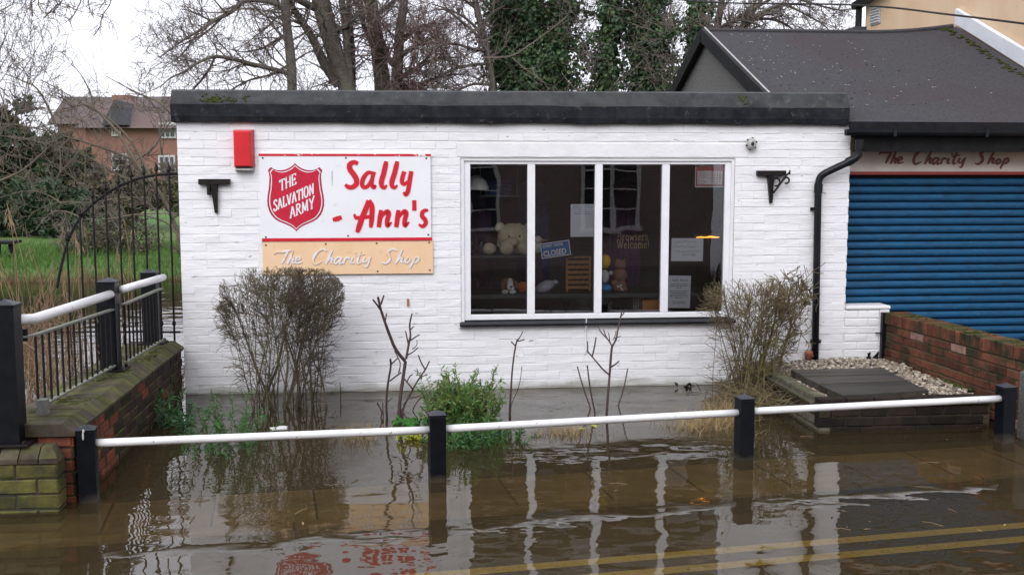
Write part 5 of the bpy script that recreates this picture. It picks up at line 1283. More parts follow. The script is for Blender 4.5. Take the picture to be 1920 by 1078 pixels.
bare_tree('bare tree with a haze of purplish twigs on its right', 12.5, [
    ([(738,420,30),(742,180,26),(746,120,24),(750,60,22),(758,0,18),(766,-90,14),(772,-220,6)], 26, 1.1, 8),
    ([(744,150,12),(775,132,9),(800,118,7),(830,110,5),(860,108,2)], 44, .65, 5), ([(746,110,12),(770,92,9),(796,78,7),(820,72,4),(845,78,2)], 44, .65, 5),
    ([(746,90,11),(765,66,8),(790,50,6),(815,45,3)], 34, .65, 5), ([(744,170,10),(780,160,8),(815,148,6),(850,140,4),(880,142,2)], 44, .6, 5), ([(742,182,9),(770,176,7),(800,168,5)], 30, .5, 5),
    ([(744,130,10),(722,100,8),(705,80,6),(690,50,4)], 22, .8, 5)], twigm='purple_twig')
bare_tree('greenish bare tree with long arching boughs left of the ivy', 12.2, [
    ([(934,420,18),(925,180,15),(915,110,14),(902,50,13),(888,-10,11),(875,-100,7),(865,-190,3)], 20, .9, 7),
    ([(912,92,7),(890,62,6),(862,38,5),(838,20,4),(815,18,2)], 16, .6, 5), ([(914,96,7),(885,92,6),(855,83,5),(830,84,4),(790,96,2)], 16, .6, 5),
    ([(910,70,6),(880,40,5),(850,22,4),(810,8,2)], 14, .6, 5), ([(918,120,7),(890,122,6),(858,128,5),(832,138,3),(800,140,2)], 16, .6, 5), ([(905,45,6),(930,20,5),(960,6,3)], 8, .6, 5),
    ([(922,160,6),(890,158,5),(862,168,4),(835,182,2)], 14, .6, 5), ([(896,20,6),(870,0,5),(840,-20,3)], 12, .7, 5)])
bare_tree('bare tree with spreading grey boughs behind the annexe ridge', 10.5, [
    ([(1352,420,20),(1342,120,17),(1344,60,14),(1352,10,12),(1362,-60,9),(1372,-170,4)], 18, .8, 7),
    ([(1340,70,11),(1375,40,9),(1408,20,8),(1440,2,6),(1480,-20,4),(1520,-30,2)], 26, .6, 6), ([(1362,110,12),(1386,60,10),(1405,30,8),(1428,0,6),(1450,-40,4)], 22, .6, 6),
    ([(1376,90,12),(1396,52,10),(1420,30,8),(1452,14,6),(1490,8,4),(1525,15,2)], 26, .6, 6), ([(1410,38,7),(1440,36,5),(1470,45,4),(1492,60,3)], 14, .5, 5), ([(1340,58,7),(1366,44,6),(1392,38,4),(1425,48,3)], 14, .5, 5),
    ([(1480,12,5),(1515,30,4),(1545,48,3),(1565,70,2)], 22, .45, 4), ([(1500,0,5),(1540,12,4),(1580,20,3),(1610,10,1)], 22, .45, 4)])

def ivy_tree(label, Y, stems, leaves, boughs=(), lsz=.085, bare=()):
    x, y, wd, sp = stems[0][0]; p = at(x, 300, Y)
    t = thing('ivy_tree', label, 'tree', (p.x, Y, .2), 'ivy-clad trees behind the shop')
    tk = MB(); lf = MB(); tw = MB()
    tot = []
    for st in stems:
        limb(tk, [(q[0], q[1], q[2]) for q in st], Y, n=8, dens=10, twig=tw, tl=.9)
        pts = spline([tuple(at(q[0], q[1], Y)) + (q[3] * (at(q[0], q[1], Y) - CAM).length / 2000,) for q in st], 8); tot.append(pts)
    for bx in boughs: limb(tk, bx, Y, n=5, dens=12, twig=tw, tl=.8)
    for bx in bare: limb(tw, bx, Y - 1.6, n=4, dens=4, twig=tw, tl=.4, lv=1)
    wsum = [sum(q[3] for q in pts) for pts in tot]
    for pts, ws in zip(tot, wsum):
        for _ in range(int(leaves * ws / sum(wsum))):
            q = rnd.choice(pts); c = V(q[:3]); R_ = q[3]
            # clumps: the spread swells and shrinks with a noise along the stem
            a = rnd.uniform(0, 6.283); k = .60 + .85 * noise.noise(V((math.cos(a)*1.1 + c.x, math.sin(a)*1.1 + c.y, c.z * 1.5))) + 0.45 * noise.noise(V((c.z*4.2, a*1.6, c.x)))
            r_ = R_ * max(.12, k) * (rnd.random() ** .5) * 1.25
            o = V((math.cos(a), math.sin(a), 0)); pz = c + o * r_ + V((0,0,rnd.uniform(-.12,.12)))
            nr = (o + unit() * .8 + V((0,0,.3))).normalized(); L = 1.15 * lsz * rnd.uniform(.6,1.25)
            lf.leaf(pz, (unit() + V((0,0,-.7))).normalized(), nr, L, L * .85, 0 if rnd.random() < .68 else 1)
    for bx in boughs:
        pts = spline([tuple(at(q[0], q[1], Y)) for q in bx], 8)
        for _ in range(len(pts) * 14):
            c = V(rnd.choice(pts)) + unit() * rnd.random() * .30; L = lsz * rnd.uniform(.6,1.2); lf.leaf(c, (unit() + V((0,0,-.7))).normalized(), unit(), L, L*.8, 0 if rnd.random() < .5 else 1)
    tk.build('trunk', M['bark'], t, smooth=True); tw.build('twigs', M['twig'], t); lf.build('foliage', [M['ivy'], M['ivy_light']], t); return t
ivy_tree('broad tree smothered in dark ivy behind the window', 13.0,
    [[(996,420,30,40),(992,200,30,66),(988,130,28,70),(985,60,26,66),(992,0,24,62),(998,-90,20,60),(1002,-220,14,50),(1005,-380,6,30)],
     [(1040,420,12,30),(1046,200,12,48),(1042,130,11,46),(1050,60,10,40),(1060,0,9,38),(1066,-120,6,30)], [(945,420,10,20),(950,180,10,36),(938,120,9,32),(940,60,8,36),(945,0,7,40),(950,-100,5,30)]], 30000,
    [[(1000,60,9),(1050,35,7),(1090,20,5),(1125,30,3)], [(990,30,9),(950,20,6),(915,40,3)], [(1000,100,9),(1060,90,6),(1100,110,3)]],
    bare=[[(905,108,4),(955,106,3.5),(985,90,3),(1030,58,2.5),(1062,32,2)], [(960,108,3),(985,130,3),(1015,150,2.5),(1030,170,2)]])
ivy_tree('slender ivy-covered tree between two thicker ivy trunks', 12.4,
    [[(1142,420,12,14),(1140,200,12,26),(1138,140,11,28),(1140,80,11,26),(1146,20,10,34),(1150,-50,9,34),(1152,-160,6,26),(1150,-300,4,16)]], 9000,
    [[(1140,90,5),(1115,75,4),(1090,85,3)], [(1145,60,5),(1170,40,4),(1195,60,3)], [(1140,150,5),(1110,160,4),(1095,172,3)]])
ivy_tree('dark ivy column just left of the annexe gable', 12.8,
    [[(1218,420,26,30),(1216,200,26,52),(1214,140,24,50),(1212,80,22,46),(1210,20,20,48),(1212,-70,17,48),(1214,-200,11,40),(1214,-340,6,24)]], 18000,
    [[(1220,120,6),(1250,100,5),(1268,110,3)], [(1218,60,7),(1255,45,5),(1290,40,4)], [(1210,30,6),(1180,20,4),(1165,40,3)]])
ivy_tree('thin ivy-wrapped trunk rising behind the annexe gable apex', 11.6,
    [[(1290,420,14,10),(1296,200,13,18),(1302,120,12,22),(1306,60,11,22),(1312,0,10,26),(1318,-90,8,26),(1322,-200,5,18)]], 6500,
    [[(1306,50,6),(1275,55,5),(1240,70,4)], [(1296,140,5),(1270,130,4),(1262,160,3)]])
# low scrub showing just above the parapet
mb = MB(); tw = MB(); sc_ = thing('scrub', 'low tangle of bare scrub showing just above the shop parapet', 'scrub', (2.5, 10, 0))
for _ in range(46):
    x = rnd.uniform(480, 1290); p = at(x, 330, 10 + rnd.uniform(-1,1)); p.z = 1.2; grow(mb, p, V((rnd.uniform(-.4,.4), 0, 1)), rnd.uniform(1.6,2.7), .016, 2, 4, .22, 5, .03, .5, .5, .8, .0035)
mb.build('stems', M['twig'], sc_)

# ================================================================== far left: bank, lawn, bushes, house
hs_ = thing('brick_house', 'red brick house with a dark tiled roof beyond the lawn', 'house', (-13.5, 45, .8))
HY = 45.0; H = lambda x, y: at(x, y, HY)
g0 = H(100,330)
mb = MB(); a, b = H(160,235), H(420,420); mb.box(a.x, b.x, HY, HY+9, .5, a.z); mb.build('wall', M['far_brick'], hs_)
a0 = H(52,178); mb = MB(); mb.box(a0.x+.4, a.x-.02, HY+3, HY+9, .5, H(92,230).z); mb.build('wing', M['far_brick'], hs_)
e0, e1, rz_ = a.x-.4, b.x+.4, H(200,170).z
mb = MB(); mb.add([V((e0,HY-.5,a.z-.15)),V((e1,HY-.5,a.z-.15)),V((e1,HY+9.4,a.z-.15)),V((e0,HY+9.4,a.z-.15)),V((e0+1.0,HY+4.5,rz_)),V((e1,HY+4.5,rz_+.1))],
                  [(0,1,5,4),(1,2,5),(2,3,4,5),(3,0,4),(3,2,1,0)])
mb.build('roof', M['far_roof'], hs_)
mb = MB(); mb.add([V((a0.x,HY+2.6,H(92,228).z)),V((e0+1.2,HY+2.6,H(92,228).z)),V((e0+1.2,HY+9.2,H(92,228).z)),V((a0.x,HY+9.2,H(92,228).z)),V((a0.x+.1,HY+5.5,a0.z+.3)),V((e0+1.6,HY+5.5,a0.z+.3))], [(0,1,5,4),(2,3,4,5),(3,0,4),(1,2,5),(3,2,1,0)]); mb.build('roof', M['far_roof'], hs_)
g1, g2, g3 = H(196,236), H(246,236), H(220,188)                  # small front gable
mb = MB(); mb.add([V((g1.x,HY-.55,g1.z)),V((g2.x,HY-.55,g2.z)),V((g3.x,HY-.55,g3.z)),V((g3.x,HY+3.6,g3.z)),V((g1.x,HY+.4,g1.z)),V((g2.x,HY+.4,g2.z))], [(0,1,2),(1,5,3,2),(0,2,3,4)]); mb.build('gable', M['far_slate'], hs_)
mb = MB(); c = H(188,172); mb.box(c.x-.5, c.x+.5, HY+4, HY+5, c.z-.8, c.z+.12); mb.build('chimney', M['far_brick'], hs_)
for (x0, y0, x1, y1) in ((211,290,240,318),(299,293,328,322),(300,232,329,258),(211,236,226,254)):
    p, q = H(x0,y0), H(x1,y1); f_ = MB(); f_.box(p.x-.05, q.x+.05, HY-.10, HY-.01, q.z-.05, p.z+.05); fw = f_.build('window', M['grey_plastic'], hs_)
    wdt = (q.x - p.x)/3
    for k in range(3): m_ = MB(); m_.box(p.x+k*wdt+.05, p.x+(k+1)*wdt-.05, HY-.13, HY-.101, q.z+.05, p.z-.05); m_.build('pane', M['far_glass'], fw)

def leaf_cloud(name, label, cat, Y, blobs, count, lsz, mats, trunk=True, twigs=0, group=None):
    """blobs: (px, py, radius x px, radius y px); leaf-sized faces spread in clumps through the volume"""
    c0 = at(blobs[0][0], 460, Y); t = thing(name, label, cat, (c0.x, Y, ground_h(c0.x, Y)), group)
    lf = MB(); tk = MB(); area = sum(b[2]*b[3] for b in blobs); D = (at(blobs[0][0], 400, Y) - CAM).length / 2000
    for (bx_, by_, rx, ry) in blobs:
        c = at(bx_, by_, Y + rnd.uniform(-.6,.6)); rx_, rz__ = rx*D, ry*D; ryy = (rx_ + rz__) * .5
        nclump = max(5, int(34 * rx*ry / area * len(blobs)))
        for _ in range(nclump):
            u = unit() * (rnd.random() ** .33); cc = c + V((u.x*rx_, u.y*ryy, u.z*rz__)); cr = min(rx_, rz__) * rnd.uniform(.18,.42)
            m_i = 0 if rnd.random() < .7 else 1
            for _ in range(int(count * (rx*ry/area) / nclump)):
                p = cc + unit() * cr * (rnd.random() ** .5); L = lsz * rnd.uniform(.6,1.4)
                lf.leaf(p, (unit() + V((0,0,.4))).normalized(), unit(), L, L*.45, m_i if rnd.random() < .85 else 1 - m_i)
        if trunk:
            g_ = V((c.x, c.y, ground_h(c.x, c.y) - .1)); g0 = V((c0.x, Y, ground_h(c0.x, Y) - .15)); tk.tube([g0, g0.lerp(c, .3) + V((0,0,.25)), g0.lerp(c, .65) + unit()*.12, c], [.10,.08,.05,.02], 6)
        for _ in range(twigs): grow(tk, c + V((rnd.uniform(-1,1)*rx_*.8, rnd.uniform(-.5,.5), rz__*rnd.uniform(-.6,.7))), V((rnd.uniform(-.6,.6), 0, 1)), rz__*rnd.uniform(.4,.9), .02, 2, 4, .25, 4, .03, .5, .55, .8, .006)
    if tk.v: tk.build('trunk' if trunk else 'stems', M['twig'], t)
    lf.build('foliage', [M[m] for m in mats], t); return t
leaf_cloud('evergreen_tree', 'dark yew-like evergreen tree at the far left edge', 'tree', 22, [(20,300,60,100),(-30,330,60,130),(30,262,34,50),(60,380,50,70)], 9000, .22, ('yew','brush'), twigs=4)
leaf_cloud('evergreen_tree', 'mid green conifer in front of the brick house gable', 'tree', 24, [(112,318,40,60),(90,345,50,75),(140,350,40,60),(165,330,22,40)], 8000, .22, ('yew','brush'), twigs=4)
leaf_cloud('evergreen_bush', 'low black-green bush on the lawn left of the spear fence', 'bush', 20, [(60,400,55,50),(20,410,40,50),(110,395,50,45)], 6000, .18, ('yew','yew'), twigs=3)
leaf_cloud('olive_bush', 'olive brown thicket below the brick house windows', 'bush', 23, [(220,345,60,40),(170,370,50,40),(280,350,60,36),(330,360,40,44),(240,380,70,30)], 6500, .17, ('brush','twig'), twigs=12)
leaf_cloud('olive_bush', 'green brambly bush behind the curved fence on the bank', 'bush', 14.5, [(190,470,50,56),(240,480,55,56),(140,470,30,40),(270,500,30,40),(215,440,40,40)], 5200, .085, ('brush','yew'), twigs=14, trunk=False)
# bare arching shrub in front of the house
sh2 = thing('arching_shrub', 'bare pale shrub with long arching branches reaching left across the house', 'shrub', tuple(at(318,480,6)[:2]) + (0.0,))
tk = MB(); tw = MB(); Z1 = lambda L, w0=4, w1=1: [(x/5.647, 150 + y/5.647, w0 + (w1-w0)*i/(len(L)-1)) for i, (x, y) in enumerate(L)]
for L, w0, d in (([(1560,1075),(1470,930),(1370,830),(1000,690),(700,600),(540,550),(250,490),(-40,455)],5,18), ([(1500,1075),(1370,1050),(1180,970),(850,770),(550,690),(250,620),(-40,590)],4.5,18),
                 ([(1600,1075),(1470,920),(1250,560),(1100,400),(1000,310),(870,260),(700,330),(450,360)],6,16), ([(1620,1075),(1480,800),(1330,580),(1200,450),(1080,360),(930,290),(760,180),(430,0)],5,16),
                 ([(1400,870),(1600,740),(1700,600),(1840,380),(1900,200)],4.5,10), ([(-30,1080),(250,950),(540,690),(640,600)],4,10), ([(610,1075),(640,980),(820,770),(740,610)],3.5,8), ([(640,980),(635,740),(560,560)],3,8),
                 ([(600,500),(520,310),(390,90),(210,0),(60,-60)],4.5,14), ([(1720,800),(1690,600),(1700,400),(1560,200),(1300,60),(1120,-40)],3.5,14), ([(1000,310),(960,150),(890,0),(830,-90)],3.5,10),
                 ([(1830,380),(1700,250),(1560,180),(1400,120),(1250,20)],4,12), ([(900,1060),(900,800),(830,760)],3,6), ([(100,480),(40,250),(0,120)],3,10)):
    limb(tk, Z1(L, w0*1.1, 1.2), 6.0 + rnd.uniform(-.8,.8), n=5, dens=int(d*.45), twig=tw, tl=.42, lv=2)
Z2 = lambda L, w0, w1: [(x/4.688, 330 + y/4.688, w0 + (w1-w0)*i/(len(L)-1)) for i, (x, y) in enumerate(L)]
for L, w0, w1, d in (([(1620,760),(1580,560),(1500,330),(1420,170),(1310,10),(1240,-120)],9,6,6), ([(1594,580),(1500,440),(1390,380),(1200,340),(960,380),(760,380)],4,2,10), ([(1560,330),(1400,330),(1100,350),(880,440)],3,1.5,8),
                     ([(1380,310),(1180,190),(800,235),(500,235),(270,330)],4,1.5,16), ([(700,360),(560,310),(430,340),(310,480)],3,1.2,10), ([(540,240),(420,170),(250,130),(0,190)],3,1.2,12), ([(880,190),(760,120),(620,0),(520,-100)],3,1.2,10)):
    limb(tk, Z2(L, w0, w1), 6.0 + rnd.uniform(-.6,.6), n=5, dens=int(d*.45), twig=tw, tl=.4, lv=2)
for _ in range(12):
    p = at(rnd.uniform(-20,330), rnd.uniform(250,440), rnd.uniform(5.5,8)); grow(tw, p, V((rnd.uniform(-1,.4), 0, rnd.uniform(-.1,1))), rnd.uniform(.6,1.4), .007, 2, 4, .25, 4, .01, .5, .6, .8, .003)
tk.build('branches', M['pale_twig'], sh2); tw.build('twigs', M['pale_twig'], sh2)
# overhanging tree outside the left edge
ot = thing('bare_tree', 'overhanging bare tree whose thin twigs droop into the top left sky', 'tree', (at(-420,300,5).x, 5, 0))
tk = MB(); tw = MB(); limb(tk, [(-420,520,46),(-415,200,40),(-400,-60,34),(-390,-300,26),(-380,-500,12)], 5, n=8)
limb(tk, [(-400,-80,18),(-250,-190,14),(-80,-180,11),(120,-120,8),(300,-80,5),(420,-60,2)], 5, n=6)
Z8 = lambda L, w_: [(x/3.43, y/3.43, w_) for x, y in L]
for L in ([(200,-300),(245,-60),(250,40),(290,88),(340,75),(390,20),(470,-120)], [(480,-200),(520,-20),(500,50),(460,120),(440,132)], [(700,-220),(715,0),(660,100),(640,180),(600,232)], [(-60,90),(10,65),(60,40),(90,0),(120,-260)], [(330,-240),(385,20),(370,30),(280,120)], [(560,-210),(570,30),(600,110)], [(150,-300),(200,0),(210,110)]):
    limb(tw, Z8(L, 2.0), 5, n=4, dens=9, twig=tw, tl=.3, lv=1)
for _ in range(22):
    p = at(rnd.uniform(-60,60), rnd.uniform(120,260), 9); grow(tw, p, V((rnd.uniform(-.3,.8),0,1)), rnd.uniform(.8,1.6), .008, 2, 4, .2, 5, .02, .5, .55, .8, .003)
tk.build('trunk', M['twig'], ot); tw.build('crown', M['twig'], ot)
# bank vegetation
mb = MB()
for _ in range(3000):
    px = rnd.uniform(-60, 345); Y = rnd.uniform(9.9, 10.9); p = at(px, 500, Y); p.z = ground_h(p.x, Y) - .03
    L = rnd.uniform(.12,.42) * (.55 + .9 * noise.noise(V((p.x*.8, 3, 0))) + .3)
    mb.blade(p, V((rnd.gauss(0,.25), rnd.gauss(0,.2), 1)), L, .012, V((rnd.gauss(0,.08), rnd.gauss(0,.05), -.04)), 0 if rnd.random() < .6 else 1)
tag(mb.build('reeds', [M['reed'], M['rust_stem']]), 'band of dead brown reeds along the far river bank', 'reeds', kind='stuff')
mb = MB()
for _ in range(5200):
    px = rnd.uniform(-60, 345); Y = rnd.uniform(10.6, 17); p = at(px, 480, Y); p.z = ground_h(p.x, Y) - .02
    mb.blade(p, V((rnd.gauss(0,.3), rnd.gauss(0,.3), 1)), rnd.uniform(.10,.28), .016, V((rnd.gauss(0,.03), 0, 0)))
tag(mb.build('grass', M['blade']), 'bright green lawn grass beyond the river bank', 'grass', kind='stuff')
mb = MB()                                                       # tall dead stalks standing in the near water
for px0, pyb, px1, pyt in ((172,1010,60,230),(290,960,60,240),(150,1000,90,300),(400,940,250,600),(560,1010,545,415),(610,1000,660,480),(715,960,660,490),(770,970,735,405),(640,1000,580,830),(945,900,1030,635),(1110,890,1075,820),(1040,890,1035,660),(40,1030,0,700),(160,990,0,740),(140,960,10,820),(480,1000,460,760),(715,880,715,560),(830,980,860,870),(590,960,560,900),(1150,600,1090,380),(1120,880,1170,400)):
    Yk = rnd.uniform(4.5, 8); a_, b_ = at(px0/4.688, 330+pyb/4.688+14, Yk), at(px1/4.688, 330+pyt/4.688, Yk); a_.z = min(a_.z, -.05)
    m_ = a_.lerp(b_, .55) + V((rnd.uniform(-.05,.05), 0, .05)); mb.tube([tuple(q) for q in spline([tuple(a_), tuple(m_), tuple(b_)], 4)], .0048, 4, False)
    tip = b_; 
    for _ in range(4): mb.leaf(tip - V((0,0,rnd.uniform(0,.2))), V((rnd.uniform(-.6,.6), 0, -1)), V((0,-1,0)), .16, .012)
tag(mb.build('dead_stalks', M['reed']), 'pale dead stalks standing tall in the river beyond the railing', 'stalks', kind='stuff')
mb = MB()
for _ in range(46):
    px = rnd.choice([rnd.gauss(105,26), rnd.gauss(160,40), rnd.gauss(70,20)]); p = at(px, 620, rnd.uniform(-.8, 2.4)); p.x = min(p.x, -3.55); p.z = -.1
    grow(mb, p, V((rnd.gauss(0,.14), rnd.gauss(0,.1), 1)), rnd.uniform(.5,1.15), .006, 1, 4, .12, 7, .05, .6, .32, .7, .0025, 0, 1)
for _ in range(330):
    px = rnd.gauss(100, 40); p = at(px, 620, rnd.uniform(-1.0,2.0)); p.x = min(p.x, -3.5); p.z = -.05
    mb.blade(p, V((rnd.gauss(0,.35), rnd.gauss(0,.3), 1)), rnd.uniform(.2,.6), .007, V((rnd.gauss(0,.1), 0, -.05)), 1)
tag(mb.build('dead_weeds', [M['rust_stem'], M['reed']]), 'rusty dead weeds tangled in the water behind the railing', 'weeds', kind='stuff')
# timber table by the water
c = at(22, 452, 13.5); tb_ = thing('picnic_table', 'dark timber table standing on the lawn at the far left', 'table', (c.x, 13.5, .2))
a, b = at(-14,452,13.5), at(28,452,13.5); m_ = MB(); m_.bbox(a.x, b.x, 13.3, 13.9, a.z-.06, a.z, .005); m_.build('tabletop', M['soot_wood'], tb_)
for x in (a.x+.08, b.x-.09):
    m_ = MB(); m_.bbox(x-.05, x+.05, 13.5, 13.6, .1, a.z-.061, .004); m_.build('leg', M['soot_wood'], tb_)
s0 = at(30,477,13.4); m_ = MB(); m_.bbox(b.x-.12, b.x+.06, 13.25, 13.45, s0.z-.05, s0.z, .004); m_.build('seat', M['soot_wood'], tb_)

# ================================================================== garden plants in front of the shop
def clipped_shrub(label, px, pyb, Y, wpx, pyt, stems, mat_, dens, lean=0, thick=(.003,.008), big=.016, fill=1.0, clumps=((-.28,0),(.30,.1)), tap=.74):
    b0 = at(px, pyb, Y); b0.z = -.1; t = thing('shrub', label, 'shrub', b0, 'bare shrubs in the flooded front garden')
    top = at(px, pyt, Y).z; R_ = wpx / 2 * (b0 - CAM).length / 2000; mb = MB(); tw = MB()
    def inside(p):
        h = p.z / top; dx = math.hypot(p.x - b0.x - lean * max(0, h), (p.y - b0.y) * 1.25) / R_
        lim = tap + (1.02 - tap) * min(1, max(0, h) * 2.6); lim *= 1.0 if h < .84 else max(0, 1 - ((h - .84) / .19) ** 2.6 * .75)
        return h < 1.0 + .05 * noise.noise(V((p.x*5, p.y*5, 3))) and dx < lim + .16 * noise.noise(p * 4.5)
    def sprout(p, d, L, r, lv):
        pts = [p]; dd = d.normalized(); seg = 4
        for i in range(seg):
            dd = (dd + unit() * .30).normalized(); q = pts[-1] + dd * L / seg
            if not inside(q): pts.append(pts[-1] + dd * L / seg * .35); break
            pts.append(q)
        tw.tube(pts, [max(.0013, r * (1 - .55*i/len(pts))) for i in range(len(pts))], 3, False)
        if lv:
            for _ in range(dens):
                i = rnd.randrange(len(pts)-1); q = pts[i].lerp(pts[i+1], rnd.random()); sprout(q, dd + unit() * .95 + V((0,0,.3)), L * .6, r * .72, lv - 1)
    for k in range(stems):
        cx_, cy_ = clumps[k % len(clumps)]; wide = rnd.random() < .35
        st = b0 + V((cx_*R_ + rnd.gauss(0, .15 if not wide else .34)*R_, cy_*R_ + rnd.gauss(0, .16)*R_, 0))
        tx = (cx_*.75 + rnd.gauss(0, .40)) * R_; tx = max(-.95*R_, min(.95*R_, tx + (st.x - b0.x) * .35)); ty = rnd.uniform(-.6, .6) * R_
        end = V((b0.x + lean + tx, b0.y + ty, top * rnd.uniform(.70,1.02))); pts = []; ph = rnd.uniform(0,6); am = rnd.uniform(.006,.022)
        for i in range(10):
            s_ = i / 9; p = st.lerp(end, s_); p.x = st.x + (end.x - st.x) * (s_ ** 1.2) + am * math.sin(s_ * 8 + ph); p.y = st.y + (end.y - st.y) * (s_ ** 1.1) + am * math.cos(s_ * 6 + ph)
            if i > 2 and not inside(p): break
            pts.append(p)
        r0 = big * rnd.uniform(.7,1) if k < 5 else rnd.uniform(*thick)
        mb.tube(pts, [max(.0018, r0 * (1 - .8*i/10)) for i in range(len(pts))], 5, False)
        for _ in range(int(15 * fill)):
            s_ = rnd.random() ** .55; i = min(len(pts)-2, int(s_ * (len(pts)-1))); q = pts[i].lerp(pts[i+1], rnd.random()); hgt = max(0, q.z / top)
            out = V((q.x - b0.x - lean * hgt, (q.y - b0.y), 0)); out = out.normalized() if out.length > .01 else V((1,0,0))
            edge = math.hypot(q.x - b0.x, q.y - b0.y) / R_
            if rnd.random() < .25 + .75 * hgt ** 1.5 + .3 * edge: sprout(q, out * (.9 - .5*hgt) + unit() * .6 + V((0,0,.15 + .5*hgt)), (.12 + .05 * hgt) * top * rnd.uniform(.6,1.3), .0030, 2 if hgt > .62 else 1)
    mb.build('stems', M[mat_], t, smooth=True); tw.build('twigs', M[mat_], t); return t
clipped_shrub('dense clipped bare shrub in front of the orange sign', 532, 798, -.62, 232, 503, 58, 'hedge_twig', 3, fill=1.65)
clipped_shrub('looser bare shrub at the right end of the window', 1398, 752, -.66, 205, 522, 54, 'olive_twig', 2, lean=.05, thick=(.003,.007), big=.009, fill=1.5, clumps=((-.12,0),(.12,.1),(0,-.1)), tap=.52)
# branchy stem right of that shrub
mb = MB(); ls2 = thing('shrub', 'thin forked bare stem leaning towards the drainpipe', 'shrub', tuple(onz(1450,720,.1)))
Z6 = lambda L, w0, w1: [(1360 + x/2.155, 360 + y/2.155, w0 + (w1-w0)*i/(len(L)-1)) for i, (x, y) in enumerate(L)]
for L, w0, w1, d in (([(150,720),(165,640),(195,540),(210,430),(225,360)],7,3,16), ([(215,710),(240,620),(265,540),(250,460),(270,380)],7,3,20), ([(265,545),(300,490),(335,440)],4,2,14), ([(262,540),(290,420),(310,370)],4,2,14), ([(240,600),(290,575),(345,560)],3,1.5,10), ([(200,530),(240,490),(255,420)],4,2,12), ([(258,470),(300,410),(345,390)],3,1.5,12)):
    mb = MB(); limb(mb, Z6(L, w0*.8, w1*.7), -.55, n=5, dens=d, twig=mb, tl=.16, lv=1); mb.build('stem', M['olive_twig'], ls2)
# pruned stems
def pruned(label, org, sc, base_z, lines, group='pruned stems in the flooded garden'):
    bp = base_z; b0 = onz(org[0] + bp[0]/sc, org[1] + bp[1]/sc, 0); t = thing('pruned_plant', label, 'plant', b0 - V((0,0,.1)), group); mb = MB()
    for L, w0, w1 in lines:
        pts = []
        dy = rnd.uniform(-.05,.05)
        for i, (x, y) in enumerate(L):
            p = at(org[0] + x/sc, org[1] + y/sc, b0.y + dy * i); pts.append(tuple(p) + ((w0 + (w1-w0)*i/(len(L)-1)) / sc / 2 / 262,))
        if L[0][1] > bp[1] - 70: q = pts[0]; pts.insert(0, (q[0], q[1], -.12, q[3]))
        sp = spline(pts, 3) if len(pts) > 2 else pts
        mb.tube([q[:3] for q in sp], [q[3] * (1 + .16 * noise.noise(V(q[:3]) * 25)) for q in sp], 7, True)
    mb.build('stems', M['stem'], t, smooth=False); return t
A_ = ([(990,815),(1000,700),(1012,620),(1025,530)],22,20), ([(1022,530),(975,470),(945,400),(925,345),(905,285),(895,250),(886,208)],20,13), ([(897,270),(880,245),(860,220)],12,10), ([(900,245),(908,222),(916,198)],12,9), ([(922,330),(927,305),(928,290)],8,8), \
    ([(1028,520),(1042,440),(1050,400),(1046,345),(1058,290)],15,8), ([(1044,430),(1070,412),(1096,397)],9,7), ([(1040,450),(1030,400),(1024,378)],9,7), ([(1046,375),(1068,355)],7,6), ([(1035,500),(1062,485),(1088,462)],8,6), ([(1060,470),(1082,450),(1082,425)],5,4), \
    ([(935,860),(928,760),(934,660),(950,560),(948,520)],14,11), ([(950,548),(970,530),(985,516)],9,8), ([(945,632),(975,608),(1003,588)],10,9), ([(990,590),(998,540),(970,480)],8,6), ([(1012,775),(1045,705),(1080,640),(1110,595),(1128,568),(1146,530)],13,8), ([(1124,572),(1105,540),(1090,500)],9,8), ([(1100,610),(1136,598)],7,6), \
    ([(1062,672),(1040,645),(1018,618)],9,7), ([(1040,715),(1080,712),(1110,695)],9,7), ([(1105,712),(1078,745),(1062,785),(1090,822)],8,7), ([(1003,770),(1025,810),(1060,832)],10,8), ([(882,742),(900,775),(905,800),(885,858)],10,8), ([(1030,640),(1045,610),(1060,598)],7,6), ([(910,740),(912,800),(915,850)],6,6), ([(930,740),(960,715)],5,4)
pruned('tall many-forked pruned purple-brown stem left of the leafy bush', (380,480), 2.695, (990,815), A_)
pruned('thin single pruned stem just right of the leafy green bush', (380,480), 2.695, (1552,800), (([(1550,805),(1556,700),(1566,560),(1580,460),(1590,420)],13,9), ([(1582,456),(1572,445),(1560,433)],9,8), ([(1588,430),(1605,428),(1626,422)],8,7), ([(1592,425),(1606,405),(1618,380)],7,5), ([(1558,760),(1590,680),(1606,620),(1613,556)],6,4)))
pruned('forked pruned stem standing under the second window mullion', (900,560), 2.909, (692,640), (([(690,640),(698,520),(708,400),(715,300),(720,262)],17,14), ([(720,262),(742,220),(752,170),(765,110),(774,62)],13,9), ([(766,100),(782,82),(796,58)],9,7), ([(702,412),(670,385),(632,340),(583,283)],12,9), ([(588,288),(586,232)],8,7), ([(612,316),(624,262),(633,210)],10,9), ([(720,258),(700,225),(672,195),(655,175),(640,143)],10,7), ([(692,215),(682,192),(674,168)],8,7), ([(708,232),(702,186)],6,5), ([(724,226),(738,198),(742,174)],6,5), ([(735,215),(770,204)],6,5), ([(714,372),(738,358),(758,340)],12,9)))
pruned('leftmost of the two straight sticks left of the forked stem', (900,560), 2.909, (602,602), (([(602,602),(575,520),(550,440),(531,370)],11,9),))
pruned('straight stick standing between another stick and the forked stem', (900,560), 2.909, (627,628), (([(627,628),(612,550),(598,470),(585,364)],11,9),))
pruned('lone straight stick right of the forked stem', (900,560), 2.909, (757,585), (([(755,585),(772,530),(788,470),(806,380)],10,8),))

